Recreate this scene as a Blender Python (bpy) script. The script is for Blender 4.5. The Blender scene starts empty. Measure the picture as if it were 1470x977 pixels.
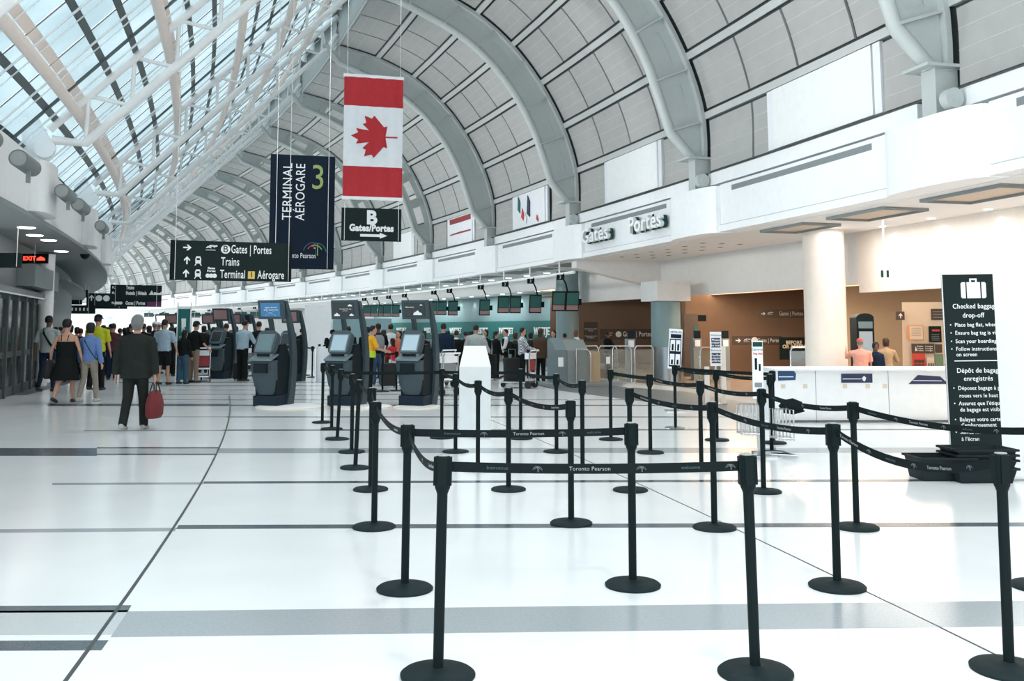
import bpy, bmesh, math, random
import numpy as np
from mathutils import Matrix, Vector
random.seed(7)
SC = bpy.context.scene
COL = SC.collection
# ---------------------------------------------------------------- camera (photo 1470x977)
FPX, EYE, HOR, CXP = 1350.0, 1.64, 470.0, 735.0
PIT = math.radians(5)
PYP = HOR - FPX * math.tan(PIT)
cam = bpy.data.cameras.new('camera'); co = bpy.data.objects.new('camera', cam); COL.objects.link(co)
cam.sensor_width = 36; cam.lens = FPX / 1470 * 36; cam.shift_y = -(488.5 - PYP) / 1470
cam.clip_end = 600
co.location = (0, 0, EYE); co.rotation_euler = (math.radians(90) + PIT, 0, 0)
SC.camera = co
# ---------------------------------------------------------------- sky
w = bpy.data.worlds.new('sky'); SC.world = w; w.use_nodes = True
nt = w.node_tree; nt.nodes.clear()
def N(t, ty, **kw):
    n = t.nodes.new(ty)
    for k, v in kw.items(): setattr(n, k, v)
    return n
wo = N(nt, 'ShaderNodeOutputWorld'); bg = N(nt, 'ShaderNodeBackground'); tc = N(nt, 'ShaderNodeTexCoord')
nz = N(nt, 'ShaderNodeTexNoise'); nz.inputs['Scale'].default_value = 2.2; nz.inputs['Detail'].default_value = 5
cr = N(nt, 'ShaderNodeValToRGB'); cr.color_ramp.elements[0].position = .42; cr.color_ramp.elements[0].color = (.80, .92, .97, 1)
cr.color_ramp.elements[1].position = .62; cr.color_ramp.elements[1].color = (.97, .99, 1, 1)
nt.links.new(tc.outputs['Generated'], nz.inputs['Vector']); nt.links.new(nz.outputs['Fac'], cr.inputs['Fac'])
nt.links.new(cr.outputs['Color'], bg.inputs['Color']); bg.inputs['Strength'].default_value = 1.9
nt.links.new(bg.outputs['Background'], wo.inputs['Surface'])
# ---------------------------------------------------------------- sun and the big lamps of the hall
def lamp(kind, name, loc, rot, energy, color=(1, 1, 1), **kw):
    l = bpy.data.lights.new(name, kind); l.energy = energy; l.color = color
    for k, v in kw.items(): setattr(l, k, v)
    o = bpy.data.objects.new(name, l); o.location = loc; o.rotation_euler = rot; COL.objects.link(o); return o
lamp('SUN', 'sun', (0, 0, 30), (math.radians(38), 0, math.radians(-62)), 2.2, (1, .93, .86), angle=math.radians(25))
SC.view_settings.view_transform = 'Standard'; SC.view_settings.look = 'None'
SC.view_settings.exposure = 0.10; SC.view_settings.gamma = 1; SC.view_settings.use_curve_mapping = False
SC.cycles.use_denoising = True
SC.cycles.max_bounces = 8; SC.cycles.transparent_max_bounces = 12
SC.cycles.caustics_reflective = False; SC.cycles.caustics_refractive = False
# ---------------------------------------------------------------- pixel and hall geometry
FW = np.array([0, math.cos(PIT), math.sin(PIT)]); UP = np.array([0, -math.sin(PIT), math.cos(PIT)]); RT = np.array([1., 0, 0])
def ray(x, y): return FW + RT * (x - CXP) / FPX + UP * (PYP - y) / FPX
def G(x, y, z=0.0):
    r = ray(x, y); p = np.array([0, 0, EYE]) + r * ((z - EYE) / r[2]); return Vector((p[0], p[1], z))
def D(x, y, Y):
    r = ray(x, y); p = np.array([0, 0, EYE]) + r * (Y / r[1]); return Vector(p)
def hd(k):
    n = max(min(k - 1, 16), -6); return .2442 + .0479 * n - .0015 * n * n
BAY = 8.52
_t = {20: np.array([6.865, 14.929])}
_p = _t[20].copy()
for i in range(20, 420):
    h = hd(i * .05 + .025); _p = _p + BAY * .05 * np.array([-math.sin(h), math.cos(h)]); _t[i + 1] = _p
_p = _t[20].copy()
for i in range(20, -70, -1):
    h = hd(i * .05 - .025); _p = _p - BAY * .05 * np.array([-math.sin(h), math.cos(h)]); _t[i - 1] = _p
def foot(k):
    i = math.floor(k / .05 + 1e-9); f = k / .05 - i; return _t[i] * (1 - f) + _t[i + 1] * f
def P(k, s, z=0.0):
    h = hd(k); f = foot(k); return Vector((f[0] - s * math.cos(h), f[1] - s * math.sin(h), z))
# ---------------------------------------------------------------- materials
MT = {}
def mat(name, col, rough=.5, metal=0.0, emit=0.0, var=0.0, vs=6.0, bump=0.0, bs=40.0, spec=.5, ecol=None):
    m = bpy.data.materials.new(name); m.use_nodes = True; t = m.node_tree; b = t.nodes['Principled BSDF']
    c = (col[0], col[1], col[2], 1)
    b.inputs['Base Color'].default_value = c; b.inputs['Roughness'].default_value = rough; b.inputs['Metallic'].default_value = metal
    b.inputs['Specular IOR Level'].default_value = spec
    o = N(t, 'ShaderNodeTexCoord')
    v = var if var else .03
    n = N(t, 'ShaderNodeTexNoise'); n.inputs['Scale'].default_value = vs; n.inputs['Detail'].default_value = 4
    mr = N(t, 'ShaderNodeMapRange'); mr.inputs['From Min'].default_value = .3; mr.inputs['From Max'].default_value = .7
    mr.inputs['To Min'].default_value = 1 - v; mr.inputs['To Max'].default_value = 1 + v * .5
    mx = N(t, 'ShaderNodeMix'); mx.data_type = 'RGBA'; mx.blend_type = 'MULTIPLY'; mx.inputs['Factor'].default_value = 1
    mx.inputs['A'].default_value = c
    t.links.new(o.outputs['Object'], n.inputs['Vector']); t.links.new(n.outputs['Fac'], mr.inputs['Value'])
    t.links.new(mr.outputs['Result'], mx.inputs['B']); t.links.new(mx.outputs['Result'], b.inputs['Base Color'])
    if bump:
        n2 = N(t, 'ShaderNodeTexNoise'); n2.inputs['Scale'].default_value = bs
        bu = N(t, 'ShaderNodeBump'); bu.inputs['Strength'].default_value = bump; bu.inputs['Distance'].default_value = .01
        t.links.new(o.outputs['Object'], n2.inputs['Vector']); t.links.new(n2.outputs['Fac'], bu.inputs['Height'])
        t.links.new(bu.outputs['Normal'], b.inputs['Normal'])
    if emit:
        b.inputs['Emission Color'].default_value = (*(ecol or col), 1); b.inputs['Emission Strength'].default_value = emit
    MT[name] = m; return m
mat('terrazzo', (.80, .83, .84), .16, var=.035, vs=1.3, spec=.5)
mat('terrazzo_grey', (.34, .38, .40), .18, var=.10, vs=70, spec=.5)
mat('terrazzo_dark', (.075, .10, .115), .2, var=.14, vs=70, spec=.5)
mat('terrazzo_pale', (.50, .54, .55), .18, var=.08, vs=70)
mat('joint', (.05, .06, .065), .5)
mat('floor_brown', (.34, .27, .22), .2, var=.08, vs=3)
mat('floor_mat', (.12, .14, .145), .5, var=.1, vs=60)
mat('white_paint', (.86, .88, .90), .45)
mat('warm_white', (.84, .77, .70), .5)
mat('pedestal_white', (.66, .69, .70), .5)
mat('steel_white', (.83, .83, .83), .38)
mat('steel_pink', (.84, .72, .66), .42)
mat('arch_grey', (.50, .54, .535), .45)
mat('panel_grey', (.44, .445, .435), .7, var=.05, vs=3, bump=.25, bs=180)
mat('panel_line', (.52, .53, .52), .6)
mat('lens_grey', (.30, .32, .32), .3)
mat('panel_back', (.07, .08, .08), .8)
mat('purlin', (.55, .57, .57), .55)
mat('mullion_dark', (.07, .09, .095), .45)
mat('mullion_thin', (.12, .14, .15), .4)
mat('bar_white', (.8, .84, .86), .4)
mat('black', (.004, .010, .011), .55, spec=.12)
mat('black_base', (.008, .017, .019), .6, spec=.15, bump=.2, bs=300)
mat('belt', (.004, .009, .010), .7, spec=.15)
mat('belt_print', (.16, .19, .19), .6)
mat('print_light', (.30, .32, .32), .6)
mat('print_teal', (.035, .09, .10), .6)
mat('sign_black', (.006, .016, .016), .6, spec=.2)
mat('sign_navy', (.003, .012, .028), .7, spec=.2)
mat('sign_green', (.30, .42, .13), .55)
mat('text_white', (.88, .9, .9), .5)
mat('red_flag', (.50, .018, .028), .7, var=.08, vs=8)
mat('flag_white', (.84, .86, .9), .7)
mat('chrome', (.55, .57, .58), .22, 1.0)
mat('steel', (.33, .38, .42), .3, .9)
mat('kiosk_grey', (.045, .070, .082), .42, spec=.3)
mat('kiosk_light', (.15, .20, .22), .4, spec=.3)
mat('kiosk_dark', (.006, .014, .019), .5, spec=.15)
mat('kiosk_navy', (.006, .018, .032), .45, spec=.2)
mat('screen_blue', (.10, .16, .18), .15, emit=.25)
mat('screen_pale', (.25, .34, .40), .15, emit=.45)
mat('screen_dark', (.02, .03, .035), .2)
mat('screen_sign_blue', (.02, .14, .30), .25, emit=.35)
mat('screen_teal', (.015, .085, .08), .25, emit=.2)
mat('screen_pink', (.26, .16, .16), .3, emit=.15)
mat('screen_white', (.9, .9, .9), .3, emit=1.2)
mat('teal', (.004, .13, .125), .6)
mat('teal_light', (.22, .34, .36), .6)
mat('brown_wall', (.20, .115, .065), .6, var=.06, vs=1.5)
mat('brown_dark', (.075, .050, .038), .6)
mat('tan_wall', (.42, .31, .20), .6)
mat('cream_wall', (.66, .56, .45), .6)
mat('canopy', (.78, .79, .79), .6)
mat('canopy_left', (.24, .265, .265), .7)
mat('soffit_panel', (.60, .50, .40), .6)
mat('vent_grey', (.22, .25, .26), .6, bump=.4, bs=120)
mat('lamp_warm', (1, .85, .65), .4, emit=7, ecol=(1, .80, .58))
mat('lamp_cool', (1, 1, 1), .4, emit=6, ecol=(1, .98, .95))
mat('red_led', (.9, .05, .03), .4, emit=2.2, ecol=(1, .06, .03))
mat('letters_green', (.006, .055, .045), .6, spec=.2)
mat('col_blue', (.19, .29, .31), .4)
mat('door_frame', (.07, .088, .088), .5, .2)
mat('door_grey', (.20, .23, .23), .5)
mat('purple', (.13, .012, .10), .5)
mat('yellow_sign', (.75, .55, .12), .5)
mat('orange', (.75, .25, .06), .6)
mat('poster_red', (.62, .06, .035), .6)
mat('poster_green', (.16, .28, .18), .6)
mat('poster_cream', (.72, .62, .50), .6)
mat('blue_label', (.01, .07, .19), .5)
mat('navy_label', (.02, .03, .09), .5)
mat('red_board', (.30, .03, .035), .55)
mat('rubber', (.012, .012, .013), .7)
mat('tray', (.010, .017, .020), .6, spec=.2, bump=.1, bs=200)
mat('glass_dark', (.03, .042, .042), .12, spec=.4)
mat('bag_red', (.13, .010, .014), .8, var=.15, vs=20)
mat('bag_black', (.012, .012, .013), .8)
mat('spot_white', (.82, .82, .82), .4)
mat('spot_grey', (.16, .18, .18), .45)
mat('kraft', (.5, .4, .3), .6)
for nm, c in dict(skin=(.50, .28, .20), skin_dark=(.14, .075, .05), hair_black=(.012, .010, .010), hair_brown=(.045, .025, .016), hair_grey=(.15, .16, .16),
                  c_black=(.011, .013, .013), c_charcoal=(.020, .024, .022), c_navy=(.012, .022, .045), c_denim=(.045, .085, .14), c_tan=(.27, .24, .20),
                  c_khaki=(.24, .18, .14), c_white=(.66, .68, .69), c_lightgrey=(.36, .40, .40), c_blue=(.13, .22, .45), c_paleblue=(.32, .42, .50), c_yellow=(.45, .48, .03),
                  c_lime=(.50, .68, .05), c_orange=(.75, .38, .03), c_red=(.50, .03, .045), c_coral=(.62, .16, .10), c_pink=(.70, .34, .27), c_grey=(.22, .24, .26), c_teal=(.02, .06, .08), c_brown=(.08, .05, .035),
                  c_beige=(.42, .30, .19), c_plaid=(.09, .035, .04), shoe=(.03, .03, .03), shoe_grey=(.38, .38, .37)).items():
    mat(nm, c, .85 if nm[0] == 'c' else .6, var=.10, vs=14, spec=.08 if nm[0] == 'c' else .3)
def hair_over(m):
    return MT[m]
# checked cloth
def checks(name, a, b, sc=22):
    m = bpy.data.materials.new(name); m.use_nodes = True; t = m.node_tree; bs = t.nodes['Principled BSDF']; bs.inputs['Roughness'].default_value = .8
    o = N(t, 'ShaderNodeTexCoord'); c = N(t, 'ShaderNodeTexChecker'); c.inputs['Scale'].default_value = sc
    c.inputs['Color1'].default_value = (*a, 1); c.inputs['Color2'].default_value = (*b, 1)
    t.links.new(o.outputs['Object'], c.inputs['Vector']); t.links.new(c.outputs['Color'], bs.inputs['Base Color']); MT[name] = m
checks('c_check', (.62, .64, .68), (.12, .14, .18)); checks('c_pattern', (.32, .34, .33), (.10, .11, .11), 30)
def glass(name, tint, refl=.07, haze=.12, hz=(.85, .95, 1)):
    m = bpy.data.materials.new(name); m.use_nodes = True; t = m.node_tree; t.nodes.clear()
    o = N(t, 'ShaderNodeOutputMaterial'); tr = N(t, 'ShaderNodeBsdfTransparent'); gl = N(t, 'ShaderNodeBsdfGlossy'); tl = N(t, 'ShaderNodeBsdfTranslucent')
    tr.inputs['Color'].default_value = (*tint, 1); gl.inputs['Roughness'].default_value = .04; tl.inputs['Color'].default_value = (*hz, 1)
    m1 = N(t, 'ShaderNodeMixShader'); m2 = N(t, 'ShaderNodeMixShader')
    te = N(t, 'ShaderNodeTexCoord'); n = N(t, 'ShaderNodeTexNoise'); n.inputs['Scale'].default_value = .8; n.inputs['Detail'].default_value = 6
    mr = N(t, 'ShaderNodeMapRange'); mr.inputs['From Min'].default_value = .4; mr.inputs['From Max'].default_value = .65; mr.inputs['To Min'].default_value = 0; mr.inputs['To Max'].default_value = haze * 2
    t.links.new(te.outputs['Object'], n.inputs['Vector']); t.links.new(n.outputs['Fac'], mr.inputs['Value']); t.links.new(mr.outputs['Result'], m1.inputs['Fac'])
    t.links.new(tr.outputs[0], m1.inputs[1]); t.links.new(tl.outputs[0], m1.inputs[2])
    m2.inputs['Fac'].default_value = refl
    t.links.new(m1.outputs[0], m2.inputs[1]); t.links.new(gl.outputs[0], m2.inputs[2]); t.links.new(m2.outputs[0], o.inputs['Surface'])
    MT[name] = m
glass('roof_glass', (.58, .655, .68), .05, .10, (.75, .82, .85)); glass('shop_glass', (.78, .82, .80), .12, .02)
# ---------------------------------------------------------------- mesh builder
class MB:
    def __init__(s): s.v = []; s.f = []; s.m = []; s.X = Matrix.Identity(4)
    def add(s, vs, fs, mi=0):
        o = len(s.v); s.v += [s.X @ Vector(v) for v in vs]; s.f += [tuple(i + o for i in f) for f in fs]; s.m += [mi] * len(fs); return s
    def box(s, c, d, mi=0, R=None):
        x, y, z = d[0] / 2, d[1] / 2, d[2] / 2; c = Vector(c)
        vs = [Vector((a * x, b * y, e * z)) for a in (-1, 1) for b in (-1, 1) for e in (-1, 1)]
        if R is not None: vs = [R @ v for v in vs]
        return s.add([c + v for v in vs], [(0, 1, 3, 2), (4, 6, 7, 5), (0, 4, 5, 1), (2, 3, 7, 6), (0, 2, 6, 4), (1, 5, 7, 3)], mi)
    def hexa(s, q, t, mi=0):   # bottom quad, top quad
        return s.add(list(q) + list(t), [(3, 2, 1, 0), (4, 5, 6, 7), (0, 1, 5, 4), (1, 2, 6, 5), (2, 3, 7, 6), (3, 0, 4, 7)], mi)
    def prism(s, pts, vec, mi=0):
        n = len(pts); pts = [Vector(p) for p in pts]; vec = Vector(vec)
        return s.add(pts + [p + vec for p in pts], [tuple(range(n - 1, -1, -1)), tuple(range(n, 2 * n))] + [(i, (i + 1) % n, n + (i + 1) % n, n + i) for i in range(n)], mi)
    def path(s, pts, r, n=8, mi=0, flat=None, cap=True):
        pts = [Vector(p) for p in pts]; m = len(pts); rr = r if isinstance(r, (list, tuple)) else [r] * m
        vs = []; ref = None
        for i, p in enumerate(pts):
            t = (pts[min(i + 1, m - 1)] - pts[max(i - 1, 0)]).normalized()
            if ref is None: ref = Vector((0, 0, 1)) if abs(t.z) < .9 else Vector((0, 1, 0))
            u = t.cross(ref)
            if u.length < 1e-4: u = t.cross(Vector((1, 0, 0)))
            u.normalize(); v = u.cross(t).normalized()
            a = rr[i]; a, b = (a if isinstance(a, tuple) else (a, a))
            for j in range(n):
                q = 2 * math.pi * (j + .5) / n; vs.append(p + u * a * math.cos(q) + v * b * math.sin(q))
        fs = [(i * n + j, i * n + (j + 1) % n, (i + 1) * n + (j + 1) % n, (i + 1) * n + j) for i in range(m - 1) for j in range(n)]
        if cap: fs += [tuple(range(n - 1, -1, -1)), tuple(range((m - 1) * n, m * n))]
        return s.add(vs, fs, mi)
    def lathe(s, prof, n=24, mi=0, c=(0, 0, 0)):
        m = len(prof); c = Vector(c)
        vs = [c + Vector((r * math.cos(2 * math.pi * j / n), r * math.sin(2 * math.pi * j / n), z)) for r, z in prof for j in range(n)]
        fs = [(i * n + j, i * n + (j + 1) % n, (i + 1) * n + (j + 1) % n, (i + 1) * n + j) for i in range(m - 1) for j in range(n)]
        fs += [tuple(range(n - 1, -1, -1)), tuple(range((m - 1) * n, m * n))]
        return s.add(vs, fs, mi)
    def mesh(s, name, mats, smooth=False):
        me = bpy.data.meshes.new(name); me.from_pydata([tuple(v) for v in s.v], [], s.f)
        for m in (mats if isinstance(mats, (list, tuple)) else [mats]): me.materials.append(MT[m])
        me.polygons.foreach_set('material_index', s.m)
        bm = bmesh.new(); bm.from_mesh(me); bmesh.ops.recalc_face_normals(bm, faces=bm.faces); bm.to_mesh(me); bm.free()
        if smooth:
            me.polygons.foreach_set('use_smooth', [True] * len(me.polygons)); me.set_sharp_from_angle(angle=math.radians(40))
        return me
    def build(s, name, mats, parent=None, smooth=False, **kw):
        return link(name, s.mesh(name, mats, smooth), parent, **kw)
def link(name, me, parent=None, loc=None, rz=None, **props):
    o = bpy.data.objects.new(name, me); COL.objects.link(o)
    if parent: o.parent = parent
    if loc is not None: o.location = loc
    if rz is not None: o.rotation_euler = (0, 0, rz)
    for k, v in props.items(): o[k] = v
    return o
def thing(name, label, cat, loc=(0, 0, 0), rz=0.0, group=None):
    o = link(name, None, None, loc, rz); o['label'] = label; o['category'] = cat
    if group: o['group'] = group
    o.empty_display_size = .1
    return o
def dup(root, loc, rz, label=None, group=None):
    r = root.copy(); COL.objects.link(r); r.location = loc; r.rotation_euler = (0, 0, rz)
    if label: r['label'] = label
    if group: r['group'] = group
    for ch in list(root.children):
        c = ch.copy(); COL.objects.link(c); c.parent = r
        for g in ch.children:
            d = g.copy(); COL.objects.link(d); d.parent = c
    return r
_tc = {}
def textmesh(s, size, m, ext=.004, bold=0.0, align='CENTER', sx=1.0):
    key = (s, size, m, ext, bold, align, sx)
    if key in _tc: return _tc[key]
    cu = bpy.data.curves.new('t', 'FONT'); cu.body = s; cu.size = size; cu.extrude = ext; cu.offset = bold; cu.align_x = align; cu.align_y = 'CENTER'
    cu.resolution_u = 3; cu.space_character = 1.06
    o = bpy.data.objects.new('t', cu); COL.objects.link(o)
    dg = bpy.context.evaluated_depsgraph_get(); me = bpy.data.meshes.new_from_object(o.evaluated_get(dg))
    bpy.data.objects.remove(o)
    me.transform(Matrix.Rotation(math.pi / 2, 4, 'X') @ Matrix.Diagonal((sx, 1, 1, 1))); me.materials.clear(); me.materials.append(MT[m]); me.name = 'lettering'
    _tc[key] = me; return me
def text(s, x, y, z, size, m, parent, fit=None, **kw):
    me = textmesh(s, size, m, **kw); o = link('lettering', me, parent, (x, y, z))
    if fit:
        w = max(v.co.x for v in me.vertices) - min(v.co.x for v in me.vertices); o.scale = (fit / w, 1, 1)
    return o
def flat(name, pts, y, th, m, parent):   # outline in x,z, standing on the plane y, facing -y
    return MB().prism([(a, y, b) for a, b in pts], (0, -th, 0)).build(name, m, parent)
def arrow(d, x, z, s):
    a = [(-.5, -.09), (.12, -.09), (-.12, -.36), (.1, -.36), (.5, 0), (.1, .36), (-.12, .36), (.12, .09), (-.5, .09)]
    r = {'r': 0, 'u': math.pi / 2, 'ul': math.pi * .75}[d]
    return [(x + s * (p * math.cos(r) - q * math.sin(r)), z + s * (p * math.sin(r) + q * math.cos(r))) for p, q in a]
def circ(x, z, r, n=20): return [(x + r * math.cos(2 * math.pi * i / n), z + r * math.sin(2 * math.pi * i / n)) for i in range(n)]
# ================================================================ FLOOR
fl = MB().box((-25, 50, -.1), (150, 160, .2)).build('floor', 'terrazzo', kind='structure')
def ribbon(s, k0, k1, wd, z0, z1, step=.25):
    b = MB(); ks = [k0 + (k1 - k0) * i / max(1, round((k1 - k0) / step)) for i in range(max(1, round((k1 - k0) / step)) + 1)]
    vs = []
    for k in ks: vs += [P(k, s - wd / 2, z0), P(k, s + wd / 2, z0), P(k, s + wd / 2, z1), P(k, s - wd / 2, z1)]
    n = len(ks); fs = [(i * 4 + j, i * 4 + (j + 1) % 4, i * 4 + 4 + (j + 1) % 4, i * 4 + 4 + j) for i in range(n - 1) for j in range(4)] + [(3, 2, 1, 0), tuple((n - 1) * 4 + j for j in range(4))]
    return b.add(vs, fs)
ribbon(11.0, -.6, 2.4, .022, 0, .0026, .1).build('expansion_joint', 'joint', fl)
ribbon(6.5, -.6, 2.0, .012, 0, .0026, .1).build('expansion_joint', 'joint', fl)
def seam_x(y):   # px of the left joint at row y
    L = [(113, 977), (153, 923), (182, 880), (256, 754), (292, 693), (314, 647.5), (321, 617), (325, 598), (328, 582), (330, 574), (331, 565), (332, 556)]
    for (x0, y0), (x1, y1) in zip(L, L[1:]):
        if y1 <= y <= y0: return x0 + (x1 - x0) * (y - y0) / (y1 - y0)
    return 332 if y < 556 else 113
def strip(x0, x1, ya, yb, m, sl=-.012, nm='inlay_strip'):
    # top row ya, bottom row yb at x=735; sl = slope of the rows; 'L' / 'R' end on the joint
    def q(x, y): return y + (x - 735) * sl
    def ex(x, y):
        if x in ('L', 'R'):
            yy = y - 5
            for _ in range(3): yy = q(seam_x(yy), y)
            return seam_x(yy)
        return x
    a, b, c, d = ex(x0, yb), ex(x1, yb), ex(x1, ya), ex(x0, ya)
    pts = [G(a, q(a, yb)), G(b, q(b, yb)), G(c, q(c, ya)), G(d, q(d, ya))]
    MB().prism(pts, (0, 0, .002)).build(nm, m, fl)
strip('R', 1700, 871, 907.5, 'terrazzo_grey'); strip(-300, 'R', 873, 908, 'terrazzo_pale', -.005)
strip(-300, 'R', 866, 876, 'terrazzo_dark', -.005); strip(-300, 'R', 916, 930, 'terrazzo_dark', -.005)
strip('R', 1700, 752, 757.5, 'terrazzo_dark', -.003); strip(-300, 'R', 753, 758, 'terrazzo_grey', -.009)
strip('R', 1700, 689.5, 692.5, 'terrazzo_dark', -.003); strip(75, 'R', 690.5, 693.5, 'terrazzo_grey', -.004)
strip('R', 1700, 643, 650, 'terrazzo_grey', -.001); strip(139, 'R', 644, 651, 'terrazzo_pale', 0)
strip(-300, 139, 643, 654, 'terrazzo_dark', 0); strip(139, 'R', 641.5, 643.5, 'terrazzo_dark', 0); strip(139, 'R', 651, 653, 'terrazzo_dark', 0)
strip('R', 1700, 616, 617.6, 'terrazzo_dark', -.001); strip(120, 'R', 617, 618.4, 'terrazzo_grey', 0)
strip('R', 1700, 597.6, 598.8, 'terrazzo_dark', 0); strip(200, 'R', 597.6, 598.6, 'terrazzo_grey', 0)
strip('R', 1100, 580.8, 582.2, 'terrazzo_dark', 0); strip(68, 'R', 579.5, 582.6, 'terrazzo_dark', 0)
for y, x0, x1 in ((573, 215, 1040), (565.4, 220, 700), (559, 240, 700), (553, 230, 600), (548, 170, 600)):
    strip(x0, x1, y, y + 1.2, 'terrazzo_grey', 0)
# grey stone apron in front of the gates and brown shop floor
def patch(pts, m, z=.0022, nm='floor_slab'): MB().prism([G(*p) for p in pts], (0, 0, z)).build(nm, m, fl)
patch([(770, 553), (828, 550), (985, 562), (1150, 592), (1046, 592), (900, 573), (806, 561)], 'floor_mat')
MB().prism([P(.2, -1.6), P(2.0, -1.2), P(2.45, -.8), P(3.6, -.9), P(3.7, -9), P(-.5, -9)], (0, 0, .003)).build('floor_slab', 'floor_brown', fl)
patch([(-400, 567), (38, 567), (150, 536), (88, 531), (-60, 531)], 'floor_mat', nm='entrance_mat')
# ================================================================ VAULT (ceiling)
PROF = [(-.2, 5.39), (-.17, 6.89), (.3, 8.36), (1.1, 9.77), (2.12, 10.98), (3.35, 11.91), (4.85, 12.55), (6.5, 12.9)]
def smooth_prof(t, off=0.0):   # t in rows 0..7, Catmull-Rom
    i = max(0, min(len(PROF) - 2, int(t))); f = t - i
    p = [Vector(PROF[max(0, min(len(PROF) - 1, i + j))]) for j in (-1, 0, 1, 2)]
    a = .5 * ((2 * p[1]) + (-p[0] + p[2]) * f + (2 * p[0] - 5 * p[1] + 4 * p[2] - p[3]) * f * f + (-p[0] + 3 * p[1] - 3 * p[2] + p[3]) * f ** 3)
    d = .5 * ((-p[0] + p[2]) + 2 * (2 * p[0] - 5 * p[1] + 4 * p[2] - p[3]) * f + 3 * (-p[0] + 3 * p[1] - 3 * p[2] + p[3]) * f * f)
    d.normalize(); nrm = Vector((d.y, -d.x))      # towards the hall (growing s, falling z)
    return a + nrm * off
K0, K1 = -.2, 19.0
b = MB(); T = [i * .25 for i in range(29)]; ks = [K0 + i * .2 for i in range(int((K1 - K0) / .2) + 1)]
vs = []
for off in (-.10, -.25):
    for k in ks:
        for t in T:
            s, z = smooth_prof(t, off); vs.append(P(k, s, z))
n, m = len(ks), len(T); o2 = n * m
fs = [(i * m + j, i * m + j + 1, (i + 1) * m + j + 1, (i + 1) * m + j) for i in range(n - 1) for j in range(m - 1)]
fs += [tuple(o2 + a for a in reversed(f)) for f in fs]
ceil = b.add(vs, fs).build('ceiling', 'panel_back', kind='structure')
def curved_slab(k0, k1, t0, t1, o0, o1, nk=2, nt_=4):
    b = MB(); vs = []
    for off in (o0, o1):
        for i in range(nk + 1):
            for j in range(nt_ + 1):
                s, z = smooth_prof(t0 + (t1 - t0) * j / nt_, off); vs.append(P(k0 + (k1 - k0) * i / nk, s, z))
    a = nt_ + 1; o = (nk + 1) * a
    fs = [(i * a + j, i * a + j + 1, (i + 1) * a + j + 1, (i + 1) * a + j) for i in range(nk) for j in range(nt_)]
    fs += [tuple(o + q for q in reversed(f)) for f in fs]
    ring = [j for j in range(a)] + [i * a + nt_ for i in range(1, nk + 1)] + [nk * a + j for j in range(nt_ - 1, -1, -1)] + [i * a for i in range(nk - 1, 0, -1)]
    fs += [(ring[q], ring[(q + 1) % len(ring)], o + ring[(q + 1) % len(ring)], o + ring[q]) for q in range(len(ring))]
    return b.add(vs, fs)
far = MB(); npan = 0
BILL = {1: ('white', .22, .62), 2: ('white', .30, .70), 3: ('poster', .33, .70), 4: ('red', .30, .68), 5: ('white', .36, .72)}
for k in range(0, 19):
    cols = [(.035, .265), (.275, .495), (.505, .725), (.735, .965)]
    for r in range(7):
        for ci, (a, c) in enumerate(cols):
            if r == 0 and k in BILL:
                _, p, q = BILL[k]
                if a < q + .03 and c > p - .03:
                    if p - .03 - a > .04: c = p - .03
                    elif c - q - .03 > .04: a = q + .03
                    else: continue
            kk = (k + a, k + c)
            sl = curved_slab(*kk, r + .10, r + .90, -.05, 0, 1, 4)
            for q_ in (.30, .50, .70):
                e_ = curved_slab(*kk, r + q_ - .006, r + q_ + .006, -.02, .006, 1, 1); sl.add(e_.v, e_.f, 1)
            if npan < 292 and not (k > 9):
                sl.build('ceiling_panel', ('panel_grey', 'panel_line'), ceil); npan += 1
            else: far.add(sl.v, sl.f); far.m[-len(sl.f):] = sl.m
fo = far.build('ceiling_panel', ('panel_grey', 'panel_line'), ceil); fo['kind'] = 'stuff'
for k in range(0, 19):
    for r in range(0, 8):
        curved_slab(k + .02, k + .98, max(0, r - .055), min(6.99, r + .055), -.09, .025, 3, 1).build('purlin', 'purlin', ceil)
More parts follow.
